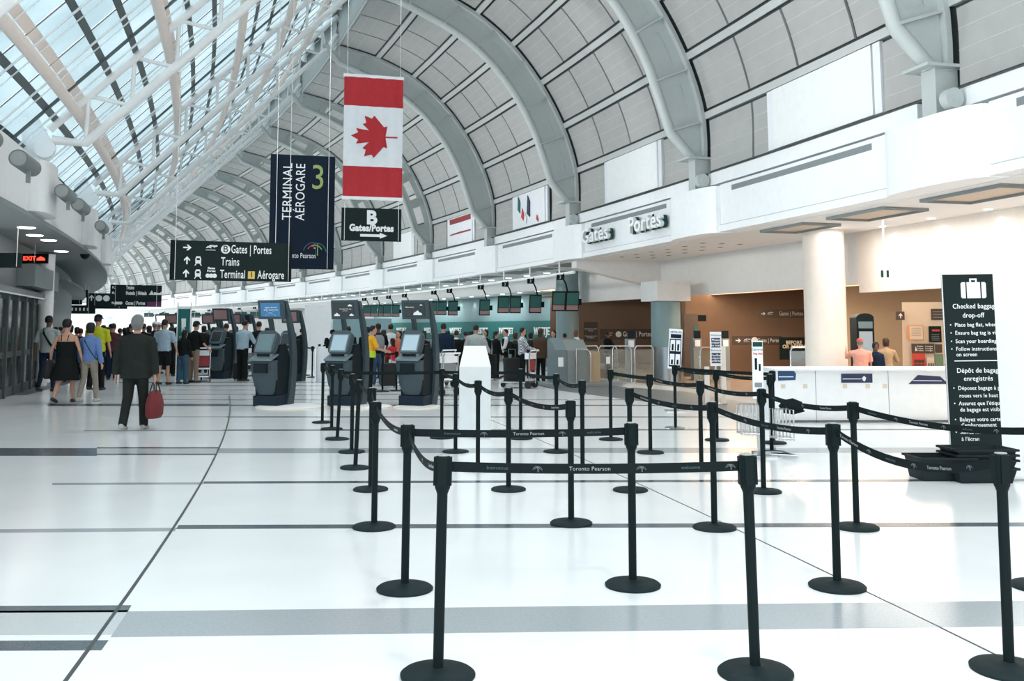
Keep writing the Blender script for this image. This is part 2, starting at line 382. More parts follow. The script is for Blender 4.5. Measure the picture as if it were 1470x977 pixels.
# ---- deep curved arch ribs
INN0 = [(.14, 5.84), (.73, 6.44), (1.02, 7.3), (1.38, 8.24), (2.04, 9.38), (2.95, 10.42), (4.05, 11.22), (5.5, 11.88), (6.4, 12.2), (7.0, 12.9)]
INN = [INN0[0]]
for i in range(1, 7):
    for j in range(4):
        p = [Vector(INN0[q]) for q in (max(1, i - 1), i, i + 1, min(7, i + 2))]; f = j / 4
        INN.append(tuple(.5 * ((2 * p[1]) + (-p[0] + p[2]) * f + (2 * p[0] - 5 * p[1] + 4 * p[2] - p[3]) * f * f + (-p[0] + 3 * p[1] - 3 * p[2] + p[3]) * f ** 3)))
INN += INN0[7:]
def arch(k):
    nk = .021
    out = [tuple(smooth_prof(.3 + i * .3, .02)) for i in range(23)]
    # outer flange
    b = MB(); vs = []
    for s, z in out:
        vs += [P(k - nk, s, z), P(k + nk, s, z)]
    for i in range(23):
        s, z = smooth_prof(.3 + i * .3, .12); vs += [P(k - nk, s, z), P(k + nk, s, z)]
    n = 23; fs = []
    for i in range(n - 1):
        a = 2 * i; c = 2 * n + 2 * i
        fs += [(a, a + 1, a + 3, a + 2), (c, c + 2, c + 3, c + 1), (a, a + 2, c + 2, c), (a + 1, c + 1, c + 3, a + 3)]
    fs += [(0, 2 * n, 2 * n + 1, 1), (2 * n - 2, 2 * n - 1, 4 * n - 1, 4 * n - 2)]
    b.add(vs, fs); ar = b.build('arch_rib', 'arch_grey', ceil)
    # web plate
    ip = []
    cum = [0.0]
    for q in range(len(INN) - 2): cum.append(cum[-1] + math.dist(INN[q], INN[q + 1]))
    for i in range(23):
        u = i / 22 * cum[-1]; q = max(j for j in range(len(cum) - 1) if cum[j] <= u + 1e-9); f = (u - cum[q]) / (cum[q + 1] - cum[q])
        ip.append((INN[q][0] * (1 - f) + INN[q + 1][0] * f, INN[q][1] * (1 - f) + INN[q + 1][1] * f))
    b = MB(); grid = []
    for u2 in range(45):      # plate with rounded slots between the stiffeners
        i = min(u2 // 2, 22); j = min(i + (u2 % 2), 22); s, z = smooth_prof(.3 + u2 * .15, .1); o_ = Vector((s, z)); n_ = (Vector(ip[i]) + Vector(ip[j])) / 2
        grid.append([o_.lerp(n_, v) for v in (0, .30, .42, .58, .70, 1)])
    def slot(u2, v):
        m = (u2 - 4) % 6
        if not 3 < u2 < 40: return False
        return 1 <= m <= 4 and 1 <= v <= 3
    for u2 in range(44):
        for v in range(5):
            if slot(u2, v) and k > 4: continue
            th = .0035 if not slot(u2, v) else .0015
            q = (grid[u2][v], grid[u2][v + 1], grid[u2 + 1][v + 1], grid[u2 + 1][v])
            b.hexa([P(k - th, *p) for p in q], [P(k + th, *p) for p in q])
    b.build('arch_web', 'arch_grey', ar)
    b = MB(); b.path([P(k, s, z) for s, z in INN], .125, 10); b.build('inner_tube', 'arch_grey', ar, smooth=True)
    for i in range(2, 22, 3):
        s, z = smooth_prof(.3 + i * .3, .08); a, c = P(k - .016, s, z), P(k + .016, s, z); d, e = P(k + .016, *ip[i]), P(k - .016, *ip[i])
        up = (Vector((*ip[i + 1][:1], ip[i + 1][1])) - Vector(ip[i])); v = P(k, ip[i + 1][0], ip[i + 1][1]) - P(k, *ip[i]); v = v.normalized() * .05
        MB().prism([a, c, d, e], v).build('stiffener', 'arch_grey', ar)
    # foot bracket: plate, post, disc
    h = hd(k); R = Matrix.Rotation(h, 3, 'Z')
    b = MB(); b.box(P(k, .02, 5.80), (.75, .62, .05), 0, R); b.box(P(k, -.06, 5.35), (.42, .34, .9), 0, R)
    b.build('foot_bracket', 'arch_grey', ar)
    c0 = P(k - .055, .18, 5.18); b = MB(); b.path([c0, P(k - .075, .18, 5.18)], .16, 18); b.path([P(k - .075, .18, 5.18), P(k - .078, .18, 5.18)], .05, 12)
    b.build('pin_disc', 'arch_grey', ar, smooth=True)
for k in range(1, 19): arch(k)
# ================================================================ GLASS ROOF
def gz(s): return 5.2 + (15.2 - s) * 1.0575
win = MB()
LONG_D = [14.57, 13.6, 13.1, 12.1, 11.58, 10.5, 10.0, 8.95, 8.4, 7.4]
LONG_T = [14.15, 12.5, 10.88, 9.4, 7.85]
def longbar(s, wd, dp, k0=-.4, k1=13, step=.25, below=0.0):
    b = MB(); vs = []; n = int((k1 - k0) / step) + 1
    for i in range(n):
        k = k0 + i * step; z = gz(s) - below
        vs += [P(k, s - wd * .34, z + wd * .36 - 0), P(k, s + wd * .34, z - wd * .36), P(k, s + wd * .34 + dp * .72, z - wd * .36 - dp * .68 + 0), P(k, s - wd * .34 + dp * 0.72, z + wd * .36 - dp * .68)]
    fs = [(i * 4 + j, i * 4 + (j + 1) % 4, i * 4 + 4 + (j + 1) % 4, i * 4 + 4 + j) for i in range(n - 1) for j in range(4)] + [(3, 2, 1, 0), tuple((n - 1) * 4 + j for j in range(4))]
    return b.add(vs, fs)
wf = longbar(15.2, .3, .12); wf.v += []; w1 = wf.build('window_1', 'mullion_dark', kind='structure')
longbar(6.5, .3, .2).build('ridge_beam', 'bar_white', w1)
for s in LONG_D: longbar(s, .10, -.05, below=.02).build('mullion', 'mullion_dark', w1)
for s in LONG_T:
    ks = [-.4 + i * .25 for i in range(54)]
    b = MB(); b.path([P(k, s, gz(s) - .30) for k in ks], .11, 10); t = b.build('roof_tube', 'steel_pink', w1, smooth=True)
    longbar(s, .10, -.10, below=.02).build('tube_rail', 'steel_pink', t)
def slope_bar(k, s0, s1, wd, dp, below=0.0, n=1):
    h = hd(k); tg = Vector((-math.sin(h), math.cos(h), 0)) * wd / 2
    a, c = P(k, s0, gz(s0) - below), P(k, s1, gz(s1) - below); nn = Vector((-math.cos(h) * -.727, -math.sin(h) * -.727, .687)) * -dp
    nn = Vector((math.cos(h) * .727, math.sin(h) * .727, -.687)) * dp
    return MB().hexa([a - tg, a + tg, c + tg, c - tg], [a - tg + nn, a + tg + nn, c + tg + nn, c - tg + nn])
for k in range(0, 12):
    for d, kind in ((-.14, 'thick'), (-.37, 'thin'), (-.60, 'thin'), (-.82, 'thin')):
        kk = k + d
        if kk < -.3: continue
        slope_bar(kk, 15.2, 6.5, .07 if kind == 'thick' else .018, .05 if kind == 'thick' else .02).build('glazing_bar', 'mullion_dark' if kind == 'thick' else 'mullion_thin', w1)
        slope_bar(kk + .045, 15.2, 6.5, .04, .03, .12).build('white_bar', 'bar_white', w1)
        if kind == 'thin': slope_bar(kk + .115, 15.2, 6.5, .02, .02, .05).build('white_bar', 'bar_white', w1)
rows = [15.2] + sorted(LONG_D + LONG_T, reverse=True) + [6.5]
kc = sorted([k + d for k in range(0, 13) for d in (-.14, -.37, -.60, -.82) if k + d > -.4])
cells = []
for i in range(len(kc) - 1):
    for j in range(len(rows) - 1): cells.append((kc[i], kc[i + 1], rows[j], rows[j + 1]))
def pane(c):
    k0, k1, s0, s1 = c; e = .012
    q = [P(k0 + .004, s0 - .02, gz(s0 - .02)), P(k1 - .004, s0 - .02, gz(s0 - .02)), P(k1 - .004, s1 + .02, gz(s1 + .02)), P(k0 + .004, s1 + .02, gz(s1 + .02))]
    return q, [v + Vector((0, 0, e)) for v in q]
near = [c for c in cells if .5 < c[0] < 5.4][:300]; nset = set(near)
for c in near: MB().hexa(*pane(c)).build('glass_pane', 'roof_glass', w1)
b = MB()
for c in cells:
    if c not in nset: b.hexa(*pane(c))
o = b.build('glass_pane', 'roof_glass', w1); o['kind'] = 'stuff'
# ---- sloping trusses
def truss(k):
    up = [(14.69, 5.68), (6.5, 14.1)]
    lo = [(14.62, 5.46), (14.0, 5.42), (6.9, 12.72), (6.5, 13.35), (6.5, 14.0)]
    b = MB(); b.path([P(k, *p) for p in up], .10, 10); t = b.build('roof_truss', 'steel_white', w1, smooth=True)
    b = MB(); b.path([P(k, *p) for p in lo], .095, 10); b.build('lower_chord', 'steel_white', t, smooth=True)
    b = MB(); b.path([P(k - .012, 14.9, 5.7), P(k - .012, 14.5, 6.1), P(k + .012, 14.5, 6.1)], .05, 6); 
    U = lambda s: (s, 5.68 + (14.69 - s) * 1.0281); L = lambda s: (s, 5.42 + (14.0 - s) * 1.0281)
    b = MB(); s = 13.97
    while s > 7.0:
        b.path([P(k, *U(s)), P(k, *L(s + .02))], .045, 6); b.path([P(k, *U(s)), P(k, *L(max(s - .8, 6.95)))], .045, 6); s -= .86
    b.build('web_bars', 'steel_white', t, smooth=True)
for k in range(1, 14): truss(k)
# glass apex closing strip between ridge and vault
b = MB(); ks = [-.2 + i * .4 for i in range(49)]; vs = []
for k in ks: vs += [P(k, 6.45, 12.9), P(k, 6.45, 14.5), P(k, 6.37, 14.5), P(k, 6.37, 12.9)]
n = len(ks); b.add(vs, [(i * 4 + j, i * 4 + (j + 1) % 4, i * 4 + 4 + (j + 1) % 4, i * 4 + 4 + j) for i in range(n - 1) for j in range(4)])
b.build('ridge_upstand', 'panel_grey', ceil)
# ================================================================ RIGHT LEDGE
wr = MB()
def band(s0, s1, z0, z1, k0, k1, step=.25):
    b = MB(); n = max(1, round((k1 - k0) / step)); vs = []
    for i in range(n + 1):
        k = k0 + (k1 - k0) * i / n; vs += [P(k, s0, z0), P(k, s1, z0), P(k, s1, z1), P(k, s0, z1)]
    return b.add(vs, [(i * 4 + j, i * 4 + (j + 1) % 4, i * 4 + 4 + (j + 1) % 4, i * 4 + 4 + j) for i in range(n) for j in range(4)] + [(3, 2, 1, 0), tuple(n * 4 + j for j in range(4))])
wall_r = band(-.5, -.3, 3.9, 5.45, -.2, 19).build('wall_right', 'white_paint', kind='structure')
for k in range(-1, 19):
    band(-.3, .02, 4.05, 5.0, k + .135, k + .865).build('fascia_panel', 'white_paint', wall_r)
    band(-.3, .05, 4.02, 4.055, k + .135, k + .865).build('fascia_lip', 'purlin', wall_r)
    band(-.3, .08, 3.88, 4.03, k + .135, k + .865).build('fascia_lip', 'white_paint', wall_r)
    band(-.3, -.02, 5.06, 5.36, k + .06, k + .94).build('ledge_cornice', 'white_paint', wall_r)
    band(-.3, .0, 5.36, 5.385, k + .03, k + .97).build('cornice_shadow_gap', 'panel_back', wall_r)
    v = band(.02, .03, 4.80, 4.92, k + .20, k + .80).build('air_slot', 'vent_grey', wall_r)
    # rounded pier
    b = MB(); q = []
    for i in range(13):
        a = math.pi * i / 12; x = -math.cos(a); y = math.sin(a) ** .35
        q.append((k + .14 * x, -.25 + .62 * y))
    bt = [P(kk, s, 3.86) for kk, s in q]; tp = [P(kk, s, 4.97) for kk, s in q]
    n = 13; b.add(bt + tp, [(i, i + 1, n + i + 1, n + i) for i in range(12)] + [tuple(range(12, -1, -1)), tuple(range(n, 2 * n)), (0, n, 2 * n - 1, 12)])
    b.build('rounded_pier', 'white_paint', wall_r, smooth=True)
# billboards on the lowest vault row
for k, (kind, a, c) in BILL.items():
    t = curved_slab(k + a, k + c, .10, .93, -.05, .05, 2, 1).build('billboard', {'white': 'text_white', 'poster': 'flag_white', 'red': 'flag_white'}[kind])
    t['category'] = 'billboard'
    t['label'] = {1: 'large blank white billboard panel on the lower vault, above the ceiling light panels', 2: 'blank white billboard above the left half of the Gates lettering ledge', 3: 'pale billboard with small teal and red walking figures on the lower vault',
                  4: 'white billboard with dark red upper half, right of the black B sign', 5: 'small blank white billboard behind and below the black B sign'}[k]
    for e0, e1 in ((a - .028, a - .004), (c + .004, c + .028)):
        curved_slab(k + e0, k + e1, .10, .93, -.05, .03, 1, 1).build('side_strip', 'flag_white', t)
    if kind == 'red': curved_slab(k + a + .02, k + c - .02, .45, .90, .05, .07, 2, 3).build('red_field', 'red_board', t)
    if kind == 'poster':
        for u, wd, v0, v1, m in ((.50, .035, .35, .85, 'navy_label'), (.54, .03, .2, .5, 'flag_white'), (.575, .03, .3, .6, 'poster_red'), (.62, .03, .5, .9, 'teal'), (.40, .02, .15, .35, 'poster_red'), (.38, .10, .6, .64, 'teal_light'), (.38, .10, .7, .74, 'teal_light')):
            if wd > .05: curved_slab(k + u, k + u + wd, v0, v1, .05, .07, 2, 1).build('printed_line', m, t); continue
            b = MB(); qs = [P(k + u, *smooth_prof(v0, .08)), P(k + u + wd, *smooth_prof(v0 + .1, .08)), P(k + u + wd * .6, *smooth_prof(v1, .08)), P(k + u - wd * .1, *smooth_prof(v1 - .15, .08))]
            b.prism(qs, (-.02, -.01, 0)).build('printed_figure', m, t)
# ================================================================ RIGHT SOFFITS, HEADERS, BACK ROOMS
cr_ = band(-3.0, -.28, 3.86, 3.92, -.4, 19).build('ceiling_soffit', 'canopy', kind='structure')
# light panels of the near bay
for kk, s, lk, ls in ((1.67, -1.0, .20, .85), (1.36, -1.0, .21, .9), (1.03, -1.05, .22, .95), (.6, -1.0, .22, .95)):
    t = band(s - ls / 2, s + ls / 2, 3.845, 3.86, kk - lk / 2, kk + lk / 2).build('soffit_light_panel', 'soffit_panel', cr_)
    for a, c, d, e in ((s - ls / 2 - .05, s - ls / 2, kk - lk / 2, kk + lk / 2), (s + ls / 2, s + ls / 2 + .05, kk - lk / 2, kk + lk / 2)):
        band(a, c, 3.80, 3.86, d, e).build('panel_frame', 'vent_grey', t)
    for d in (kk - lk / 2, kk + lk / 2 - .006):
        band(s - ls / 2, s + ls / 2, 3.80, 3.86, d, d + .006).build('panel_frame', 'vent_grey', t)
# small slots in the gates soffit
for i in range(6):
    for j in range(3):
        band(-.9 - j * .55, -.82 - j * .55, 3.85, 3.861, 2.15 + i * .12, 2.17 + i * .12).build('soffit_slot', 'vent_grey', cr_)
# dark louvres over the check-in bays
for k in range(3, 10):
    for a in (.12, .42, .70):
        band(-1.1, -.25, 3.84, 3.861, k + a, k + a + .22).build('soffit_louvre', 'vent_grey', cr_)
wh = band(-3.2, -3.0, 2.65, 3.9, 1.75, 4.0).build('wall_header', 'canopy', kind='structure')
band(-3.2, -3.0, 2.45, 3.9, -.4, 1.75).build('wall_header', 'warm_white', kind='structure')
band(-3.25, -3.0, 3.3, 3.9, 4.0, 19).build('wall_header', 'canopy', kind='structure')
MB().prism([P(2.98, -.1, 3.62), P(2.98, -.1, 3.87), P(2.93, -3.0, 3.87), P(2.93, -3.0, 2.95)], P(3.0, 0, 0) - P(2.95, 0, 0)).build('wall_fin', 'canopy', kind='structure')
# lower ceiling behind the header
band(-9, -3.2, 3.35, 3.42, 4.0, 19).build('ceiling_checkin', 'canopy', kind='structure')
cb = band(-14, -3.2, 3.02, 3.08, -.6, 4.4).build('ceiling_gates', 'tan_wall', kind='structure')
for i, (a, c) in enumerate(((-3.9, -3.7), (-4.9, -4.7), (-6.2, -6.0))):
    band(a, c, 2.94, 3.02, 1.5, 3.2).build('cove_lamp', 'lamp_warm', cb); band(a - .25, a, 2.84, 3.02, 1.45, 3.25).build('cove_edge', 'cream_wall', cb)
for a, c in ((-4.2, -4.0), (-5.6, -5.4)):
    band(a, c, 2.94, 3.02, .3, 1.5).build('cove_lamp', 'lamp_warm', cb)
# columns
def column(k, s, rad, mats, top, label, cap=False, bandz=1.05):
    t = thing('column', label, 'column', P(k, s), hd(k))
    MB().lathe([(rad, 0), (rad, bandz)], 32).build('column_base', mats[0], t, smooth=True)
    MB().lathe([(rad - .005, bandz), (rad - .005, bandz + .01), (rad, bandz + .012), (rad, top)], 32).build('column_shaft', mats[1], t, smooth=True)
    if cap: MB().box((0, 0, top + .3), (rad * 2.5, rad * 2.5, .6)).build('column_capital', 'canopy', t)
column(1.74, -2.01, .46, ('warm_white', 'warm_white'), 3.85, 'broad white round column behind the white drop-off counter')
column(2.66, -1.92, .45, ('steel', 'col_blue'), 2.45, 'blue-grey column with steel base and square white capital', True)
column(3.66, -2.26, .45, ('col_blue', 'col_blue'), 3.85, 'pale teal column at the right end of the airline counters')
# back walls
def wallq(name, a, c, z1, m, th=.15, z0=0.0):
    a, c = Vector((a[0], a[1], z0)), Vector((c[0], c[1], z0)); d = (c - a); nrm = Vector((-d.y, d.x, 0)).normalized() * th
    o = MB().hexa([a, c, c + nrm, a + nrm], [v + Vector((0, 0, z1 - z0)) for v in (a, c, c + nrm, a + nrm)]).build(name, m, kind='structure')
    return o, math.atan2(d.y, d.x)
def at(px, py, Y): return D(px, py, Y)
wg, _ = wallq('wall_gates', D(790, 500, 44.5), D(1000, 500, 42.5), 3.1, 'brown_wall')
wb, _ = wallq('wall_brown', D(985, 500, 35), D(1222, 500, 33.5), 3.1, 'brown_wall')
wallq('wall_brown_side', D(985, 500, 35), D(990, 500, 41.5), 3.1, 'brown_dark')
wc, _ = wallq('wall_cream', D(1210, 500, 29), D(1620, 500, 26), 3.1, 'tan_wall')
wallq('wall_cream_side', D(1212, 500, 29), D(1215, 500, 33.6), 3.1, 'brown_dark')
band(-5.2, -5.0, 0, 3.35, 7.8, 19).build('wall_far', 'canopy', kind='structure')
wt = band(-5.2, -5.0, 0, 3.35, 4.45, 7.8).build('wall_checkin', 'teal_light', kind='structure')
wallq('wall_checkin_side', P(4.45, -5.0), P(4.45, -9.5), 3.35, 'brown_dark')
# ================================================================ LEFT SIDE
wl = band(15.2, 15.45, 4.9, 5.35, -.4, 9).build('wall_left_gutter', 'white_paint', kind='structure')
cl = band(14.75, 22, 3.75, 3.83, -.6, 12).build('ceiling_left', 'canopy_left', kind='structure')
for k in range(0, 9):
    band(14.85, 15.2, 3.8, 5.0, k + .10, k + .9).build('ledge_panel', 'canopy', wl)
    b = MB(); q = []
    for i in range(13):
        a = math.pi * i / 12; q.append((k + .10 * -math.cos(a), 14.95 - .42 * math.sin(a) ** .35))
    bt = [P(kk, s, 3.9) for kk, s in q]; tp = [P(kk, s, 4.92) for kk, s in q]; n = 13
    b.add(bt + tp, [(i, i + 1, n + i + 1, n + i) for i in range(12)] + [tuple(range(12, -1, -1)), tuple(range(n, 2 * n)), (0, n, 2 * n - 1, 12)]).build('rounded_pier', 'canopy', wl, smooth=True)
    b = MB(); h = hd(k); b.prism([P(k, 15.1, 4.9), P(k, 14.75, 4.9), P(k, 14.6, 5.35), P(k, 14.9, 5.9), P(k, 15.2, 5.6)], P(k + .03, 15, 0) - P(k, 15, 0)).build('truss_bracket', 'white_paint', wl)
    b = MB(); b.path([P(k - .01, 14.72, 5.25), P(k - .03, 14.72, 5.25)], .2, 18).build('pin_disc', 'white_paint', wl, smooth=True)
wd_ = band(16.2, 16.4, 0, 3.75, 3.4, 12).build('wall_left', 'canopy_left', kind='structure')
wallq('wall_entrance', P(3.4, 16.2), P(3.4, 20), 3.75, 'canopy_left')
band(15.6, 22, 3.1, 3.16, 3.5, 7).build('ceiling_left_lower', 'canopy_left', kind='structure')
wallq('wall_end', P(19, 23), P(19, -9), 15, 'canopy')
# downlights under the left canopy
for px, py in ((38, 327), (50, 338), (70, 345), (88, 361)):
    g = G(px, py, 3.74); b = MB(); b.lathe([(.16, 0), (.18, .02)], 20, c=(g.x, g.y, 3.73)); b.build('ceiling_downlight', 'lamp_cool', cl)
# ================================================================ QUEUE STANCHIONS
HB = .945    # belt centre height
m_base = MB().lathe([(.176, 0), (.178, .012), (.165, .022), (.10, .030), (.045, .034), (.028, .042)], 40).mesh('base', 'black_base', True)
m_post = MB().lathe([(.0255, .03), (.0255, .85)], 20).mesh('post', 'black', True)
def _head():
    b = MB(); b.lathe([(.0255, .82), (.032, .838), (.037, .848), (.037, .985), (.035, .992), (.030, .996)], 20)
    for i in range(4):
        a = i * math.pi / 2; R = Matrix.Rotation(a, 3, 'Z'); b.box(R @ Vector((.037, 0, .925)), (.013, .040, .13), 0, R)
    return b.mesh('belt_head', 'black', True)
m_head = _head()
m_cap = MB().lathe([(.029, .994), (.029, .999), (.026, 1.001)], 20).mesh('head_cap', 'lens_grey', True)
ST = {}
def stanchion(key, px, py, label, top=None, group='black belt stanchions of the queue maze', base_mat=None):
    g = G(px, py)
    t = thing('queue_stanchion', label, 'stanchion', g, 0, group)
    t.scale = (1, 1, 1.03)
    if top:      # a leaning post
        tp = D(top[0], top[1], g.y); d = (tp - g); t.rotation_euler = (0, math.atan2(d.x, 1.0) * .8, 0)
    mb = m_base
    if base_mat: mb = m_base.copy(); mb.materials.clear(); mb.materials.append(MT[base_mat])
    link('base', mb, t); link('post', m_post, t); hh = link('belt_head', m_head, t); link('head_cap', m_cap, hh)
    ST[key] = t; return t
SL = [
 ('a1', 462.6, 606.5, 'farthest back black stanchion of the left column, before the middle kiosk'),
 ('a2', 476, 616, 'black stanchion second farthest back in the left column of posts'),
 ('a3', 484, 630.5, 'leaning black stanchion third farthest back in the left column of posts'),
 ('a4', 504.7, 649, 'black stanchion in the left column, base on the grey floor band'),
 ('a5', 510, 672, 'black stanchion in the left column, base just in front of the grey floor band'),
 ('a6', 532, 703, 'black stanchion mostly hidden behind the post left of it in the left column'),
 ('a7', 537, 757, 'black stanchion with its base on the dark floor strip, left end of the curved belt'),
 ('a8', 581, 846, 'black stanchion at the left end of the second printed belt'),
 ('a9', 628.5, 970, 'nearest left black stanchion, left end of the front printed belt'),
 ('b1', 634, 628.6, 'black stanchion left of the white pedestal, the farther of two'),
 ('b2', 653.8, 648.6, 'black stanchion at the left edge of the white pedestal'),
 ('b3', 686, 674, 'black stanchion in front of the white pedestal'),
 ('b4', 730, 703, 'black stanchion right of the white pedestal, base behind the front belt'),
 ('b5', 820, 751.6, 'black stanchion with its base on the dark strip, behind the middle of the front belt'),
 ('c1', 747.5, 629.5, 'black stanchion far back right of the white pedestal, base on the floor line'),
 ('c2', 799, 648.6, 'black stanchion far back in front of the baggage scanner, base on the grey band'),
 ('c3', 836.4, 674, 'black stanchion left of centre with its base hidden behind the front belt'),
 ('d1', 877, 631, 'black stanchion in front of the glass gate, base on the floor line'),
 ('d2', 905, 704, 'black stanchion directly behind the right end of the second belt'),
 ('d3', 908.5, 840.5, 'black stanchion at the right end of the second printed belt'),
 ('e1', 933.8, 650, 'black stanchion below the blue-grey column, base on the grey band'),
 ('e3', 1029.4, 632, 'black stanchion below the white notice stand with two navy squares'),
 ('e4', 1007, 674, 'black stanchion right of centre with its base hidden behind the front belt'),
 ('e5', 1025.7, 758, 'black stanchion with its base on the dark strip beside the right floor joint'),
 ('f1', 1096.4, 706, 'black stanchion in front of the slim bag sizer sign'),
 ('f3', 1108, 650, 'black stanchion behind the silver bag sizer, the nearer of two'),
 ('f2', 1111, 636, 'black stanchion behind the silver bag sizer, the farther of two'),
 ('g1', 1230, 757.7, 'black stanchion in front of the white drop-off counter with a glossy base'),
 ('g2', 1202, 842.5, 'black stanchion standing beside the right floor joint, grey trays far to its right'),
 ('g3', 1084.5, 967, 'nearest middle black stanchion, right end of the front printed belt'),
 ('g4', 1449, 962, 'nearest right black stanchion in front of the stacked trays'),
 ('g5', 1494, 843, 'black stanchion cut off by the right edge of the photo'),
]
LEAN = {'a3': (490.6, 534), 'a5': (517, 549), 'a7': (540, 578), 'a8': (586, 605), 'a9': (637.5, 656), 'g3': (1071, 657), 'g4': (1437.5, 666), 'g2': (1195.7, 617), 'g1': (1224.4, 587)}
for key, x, y, lb in SL: stanchion(key, x, y, lb, LEAN.get(key))
stanchion('e2', 969.8, 614.5, 'black stanchion with a shiny chrome base under the tilted white notice sign', None, 'black belt stanchions of the queue maze', 'chrome')
def head_at(key, z=HB):
    t = ST[key]; return t.matrix_basis @ Vector((0, 0, z))
def belt(a, c, sag=.03, words=None, wd=.048, off=.039):
    A, B = head_at(a), head_at(c); d = (B - A); d.z = 0; L = d.length; u = d.normalized(); A = A + u * off; B = B - u * off
    nrm = Vector((u.y, -u.x, 0));
    if nrm.y > 0: nrm = -nrm
    n = 14; b = MB(); vs = []; pts = []
    for i in range(n + 1):
        f = i / n; p = A.lerp(B, f); p.z -= 4 * sag * f * (1 - f); pts.append(p)
        for s, z in ((-1, -1), (1, -1), (1, 1), (-1, 1)): vs.append(p + nrm * s * .0012 + Vector((0, 0, z * wd / 2)))
    b.add(vs, [(i * 4 + j, i * 4 + (j + 1) % 4, i * 4 + 4 + (j + 1) % 4, i * 4 + 4 + j) for i in range(n) for j in range(4)] + [(3, 2, 1, 0), tuple(n * 4 + j for j in range(4))])
    t = ST[a]; bpy.context.view_layer.update(); inv = t.matrix_basis.inverted(); b.v = [inv @ Vector(v) for v in b.v]
    o = b.build('belt', 'belt', t)
    sgn = 1 if u.x >= 0 else -1
    for f, wtxt in (words or []):
        p = A.lerp(B, f); p.z -= 4 * sag * f * (1 - f); dz = -4 * sag * (1 - 2 * f) / L
        p = p + nrm * .0022; ud = u * sgn; ang = math.atan2(ud.y, ud.x); tilt = -math.atan2((B.z - A.z) / L + dz, 1) * sgn
        M = inv @ (Matrix.Translation(p) @ Matrix.Rotation(ang, 4, 'Z') @ Matrix.Rotation(tilt, 4, 'Y'))
        if wtxt == '*': e = link('logo_mark', m_logo, o)
        else: e = link('lettering', textmesh(wtxt, .027 if wtxt[0] == 'T' else .024, 'print_light' if wtxt[0] == 'T' else 'print_teal', ext=.0006), o)
        e.matrix_basis = M
    return o
def _logo(s, mats, th=.0008):
    b = MB()
    for i, (a0, a1, x0, x1, r) in enumerate(((150, 60, -.1, .0, .8), (165, 75, -.25, 0, 1.0), (120, 30, .05, .1, .75), (110, 10, .2, .1, .95), (100, 80, -.02, -.1, .5))):
        pts = []
        for q in range(7):
            f = q / 6; ang = math.radians(a0 + (a1 - a0) * f); pts.append((s * (x0 + r * math.cos(ang) * .9 + (.0 if a0 > 120 else -.1)), s * (r * math.sin(ang) - .55)))
        wdt = s * .045
        for (xa, za), (xb, zb) in zip(pts, pts[1:]):
            dx, dz = xb - xa, zb - za; l = math.hypot(dx, dz) or 1; nx, nz = -dz / l * wdt, dx / l * wdt
            b.prism([(xa - nx, 0, za - nz), (xb - nx, 0, zb - nz), (xb + nx, 0, zb + nz), (xa + nx, 0, za + nz)], (0, -th, 0), i % len(mats))
    for dx in (-.05, .12): b.prism([(s * dx, 0, -s * .75), (s * (dx + .08), 0, -s * .75), (s * (dx + .06), 0, s * .35), (s * dx, 0, s * .35)], (0, -th, 0), (1 if dx < 0 else 2) % len(mats))
    return b.mesh('logo_mark', list(mats))
m_logo = _logo(.022, ('belt_print',))
m_logo_big = _logo(.30, ('poster_red', 'blue_label', 'sign_green', 'teal', 'poster_cream'), .006)
W3 = [(.16, 'bienvenue'), (.30, '*'), (.48, 'Toronto Pearson'), (.66, '*'), (.83, 'welcome'), (.97, '*')]
belt('a9', 'g3', .012, W3); belt('a8', 'd3', .012, [(.18, 'bienvenue'), (.33, '*'), (.54, 'Toronto Pearson'), (.70, '*'), (.85, 'welcome')])
belt('a7', 'a8', .05, [(.3, 'welcome'), (.7, 'Toronto Pearson')]); belt('a8', 'a9', .07, [(.2, 'welcome'), (.5, '*'), (.75, 'Toronto Pearson')])
belt('a6', 'a7', .01); belt('a5', 'a6', .02); belt('a4', 'a5', .02); belt('a3', 'a4', .02); belt('a2', 'a3', .02); belt('a1', 'a2', .02)
belt('b2', 'b3', .05, [(.5, 'welcome')]); belt('b3', 'b4', .05, [(.3, '*'), (.6, 'bienvenue')]); belt('b4', 'b5', .06, [(.2, '*'), (.42, 'welcome'), (.62, '*'), (.8, 'Toronto Pearson')]); belt('b1', 'b2', .02)
belt('a3', 'b1', .01); belt('b1', 'c1', .01, [(.5, 'Toronto Pearson')])
belt('c1', 'c2', .02); belt('c2', 'c3', .05, [(.4, '*'), (.7, 'welcome')])
belt('d1', 'e1', .01); belt('e2', 'e3', .03, [(.2, 'welcome'), (.5, '*'), (.8, 'bienvenue')]); belt('e3', 'f3', .03, [(.3, 'welcome'), (.7, 'bienvenue')])
belt('e2', 'f2', .01); belt('e1', 'e4', .03, [(.2, 'Toronto Pearson'), (.45, '*'), (.7, 'welcome')])
belt('e4', 'f1', .04, [(.2, 'Toronto Pearson'), (.4, '*'), (.6, 'welcome'), (.8, '*')])
belt('f1', 'g1', .05, [(.15, 'welcome'), (.5, '*'), (.75, 'Toronto Pearson')]); belt('g1', 'g5', .05, [(.12, 'bienvenue'), (.28, '*'), (.42, 'Toronto Pearson'), (.57, '*'), (.7, 'welcome'), (.85, '*')])
belt('d2', 'e5', .04, [(.2, 'Toronto Pearson'), (.4, '*'), (.6, 'welcome'), (.8, '*')]); belt('e5', 'g2', .05, [(.15, 'welcome'), (.32, '*'), (.5, 'bienvenue'), (.66, 'Toronto Pearson'), (.85, '*')])
belt('g2', 'g4', .10, [(.10, 'Toronto Pearson'), (.25, '*'), (.40, 'welcome'), (.55, '*'), (.70, 'Toronto Pearson'), (.87, '*')])
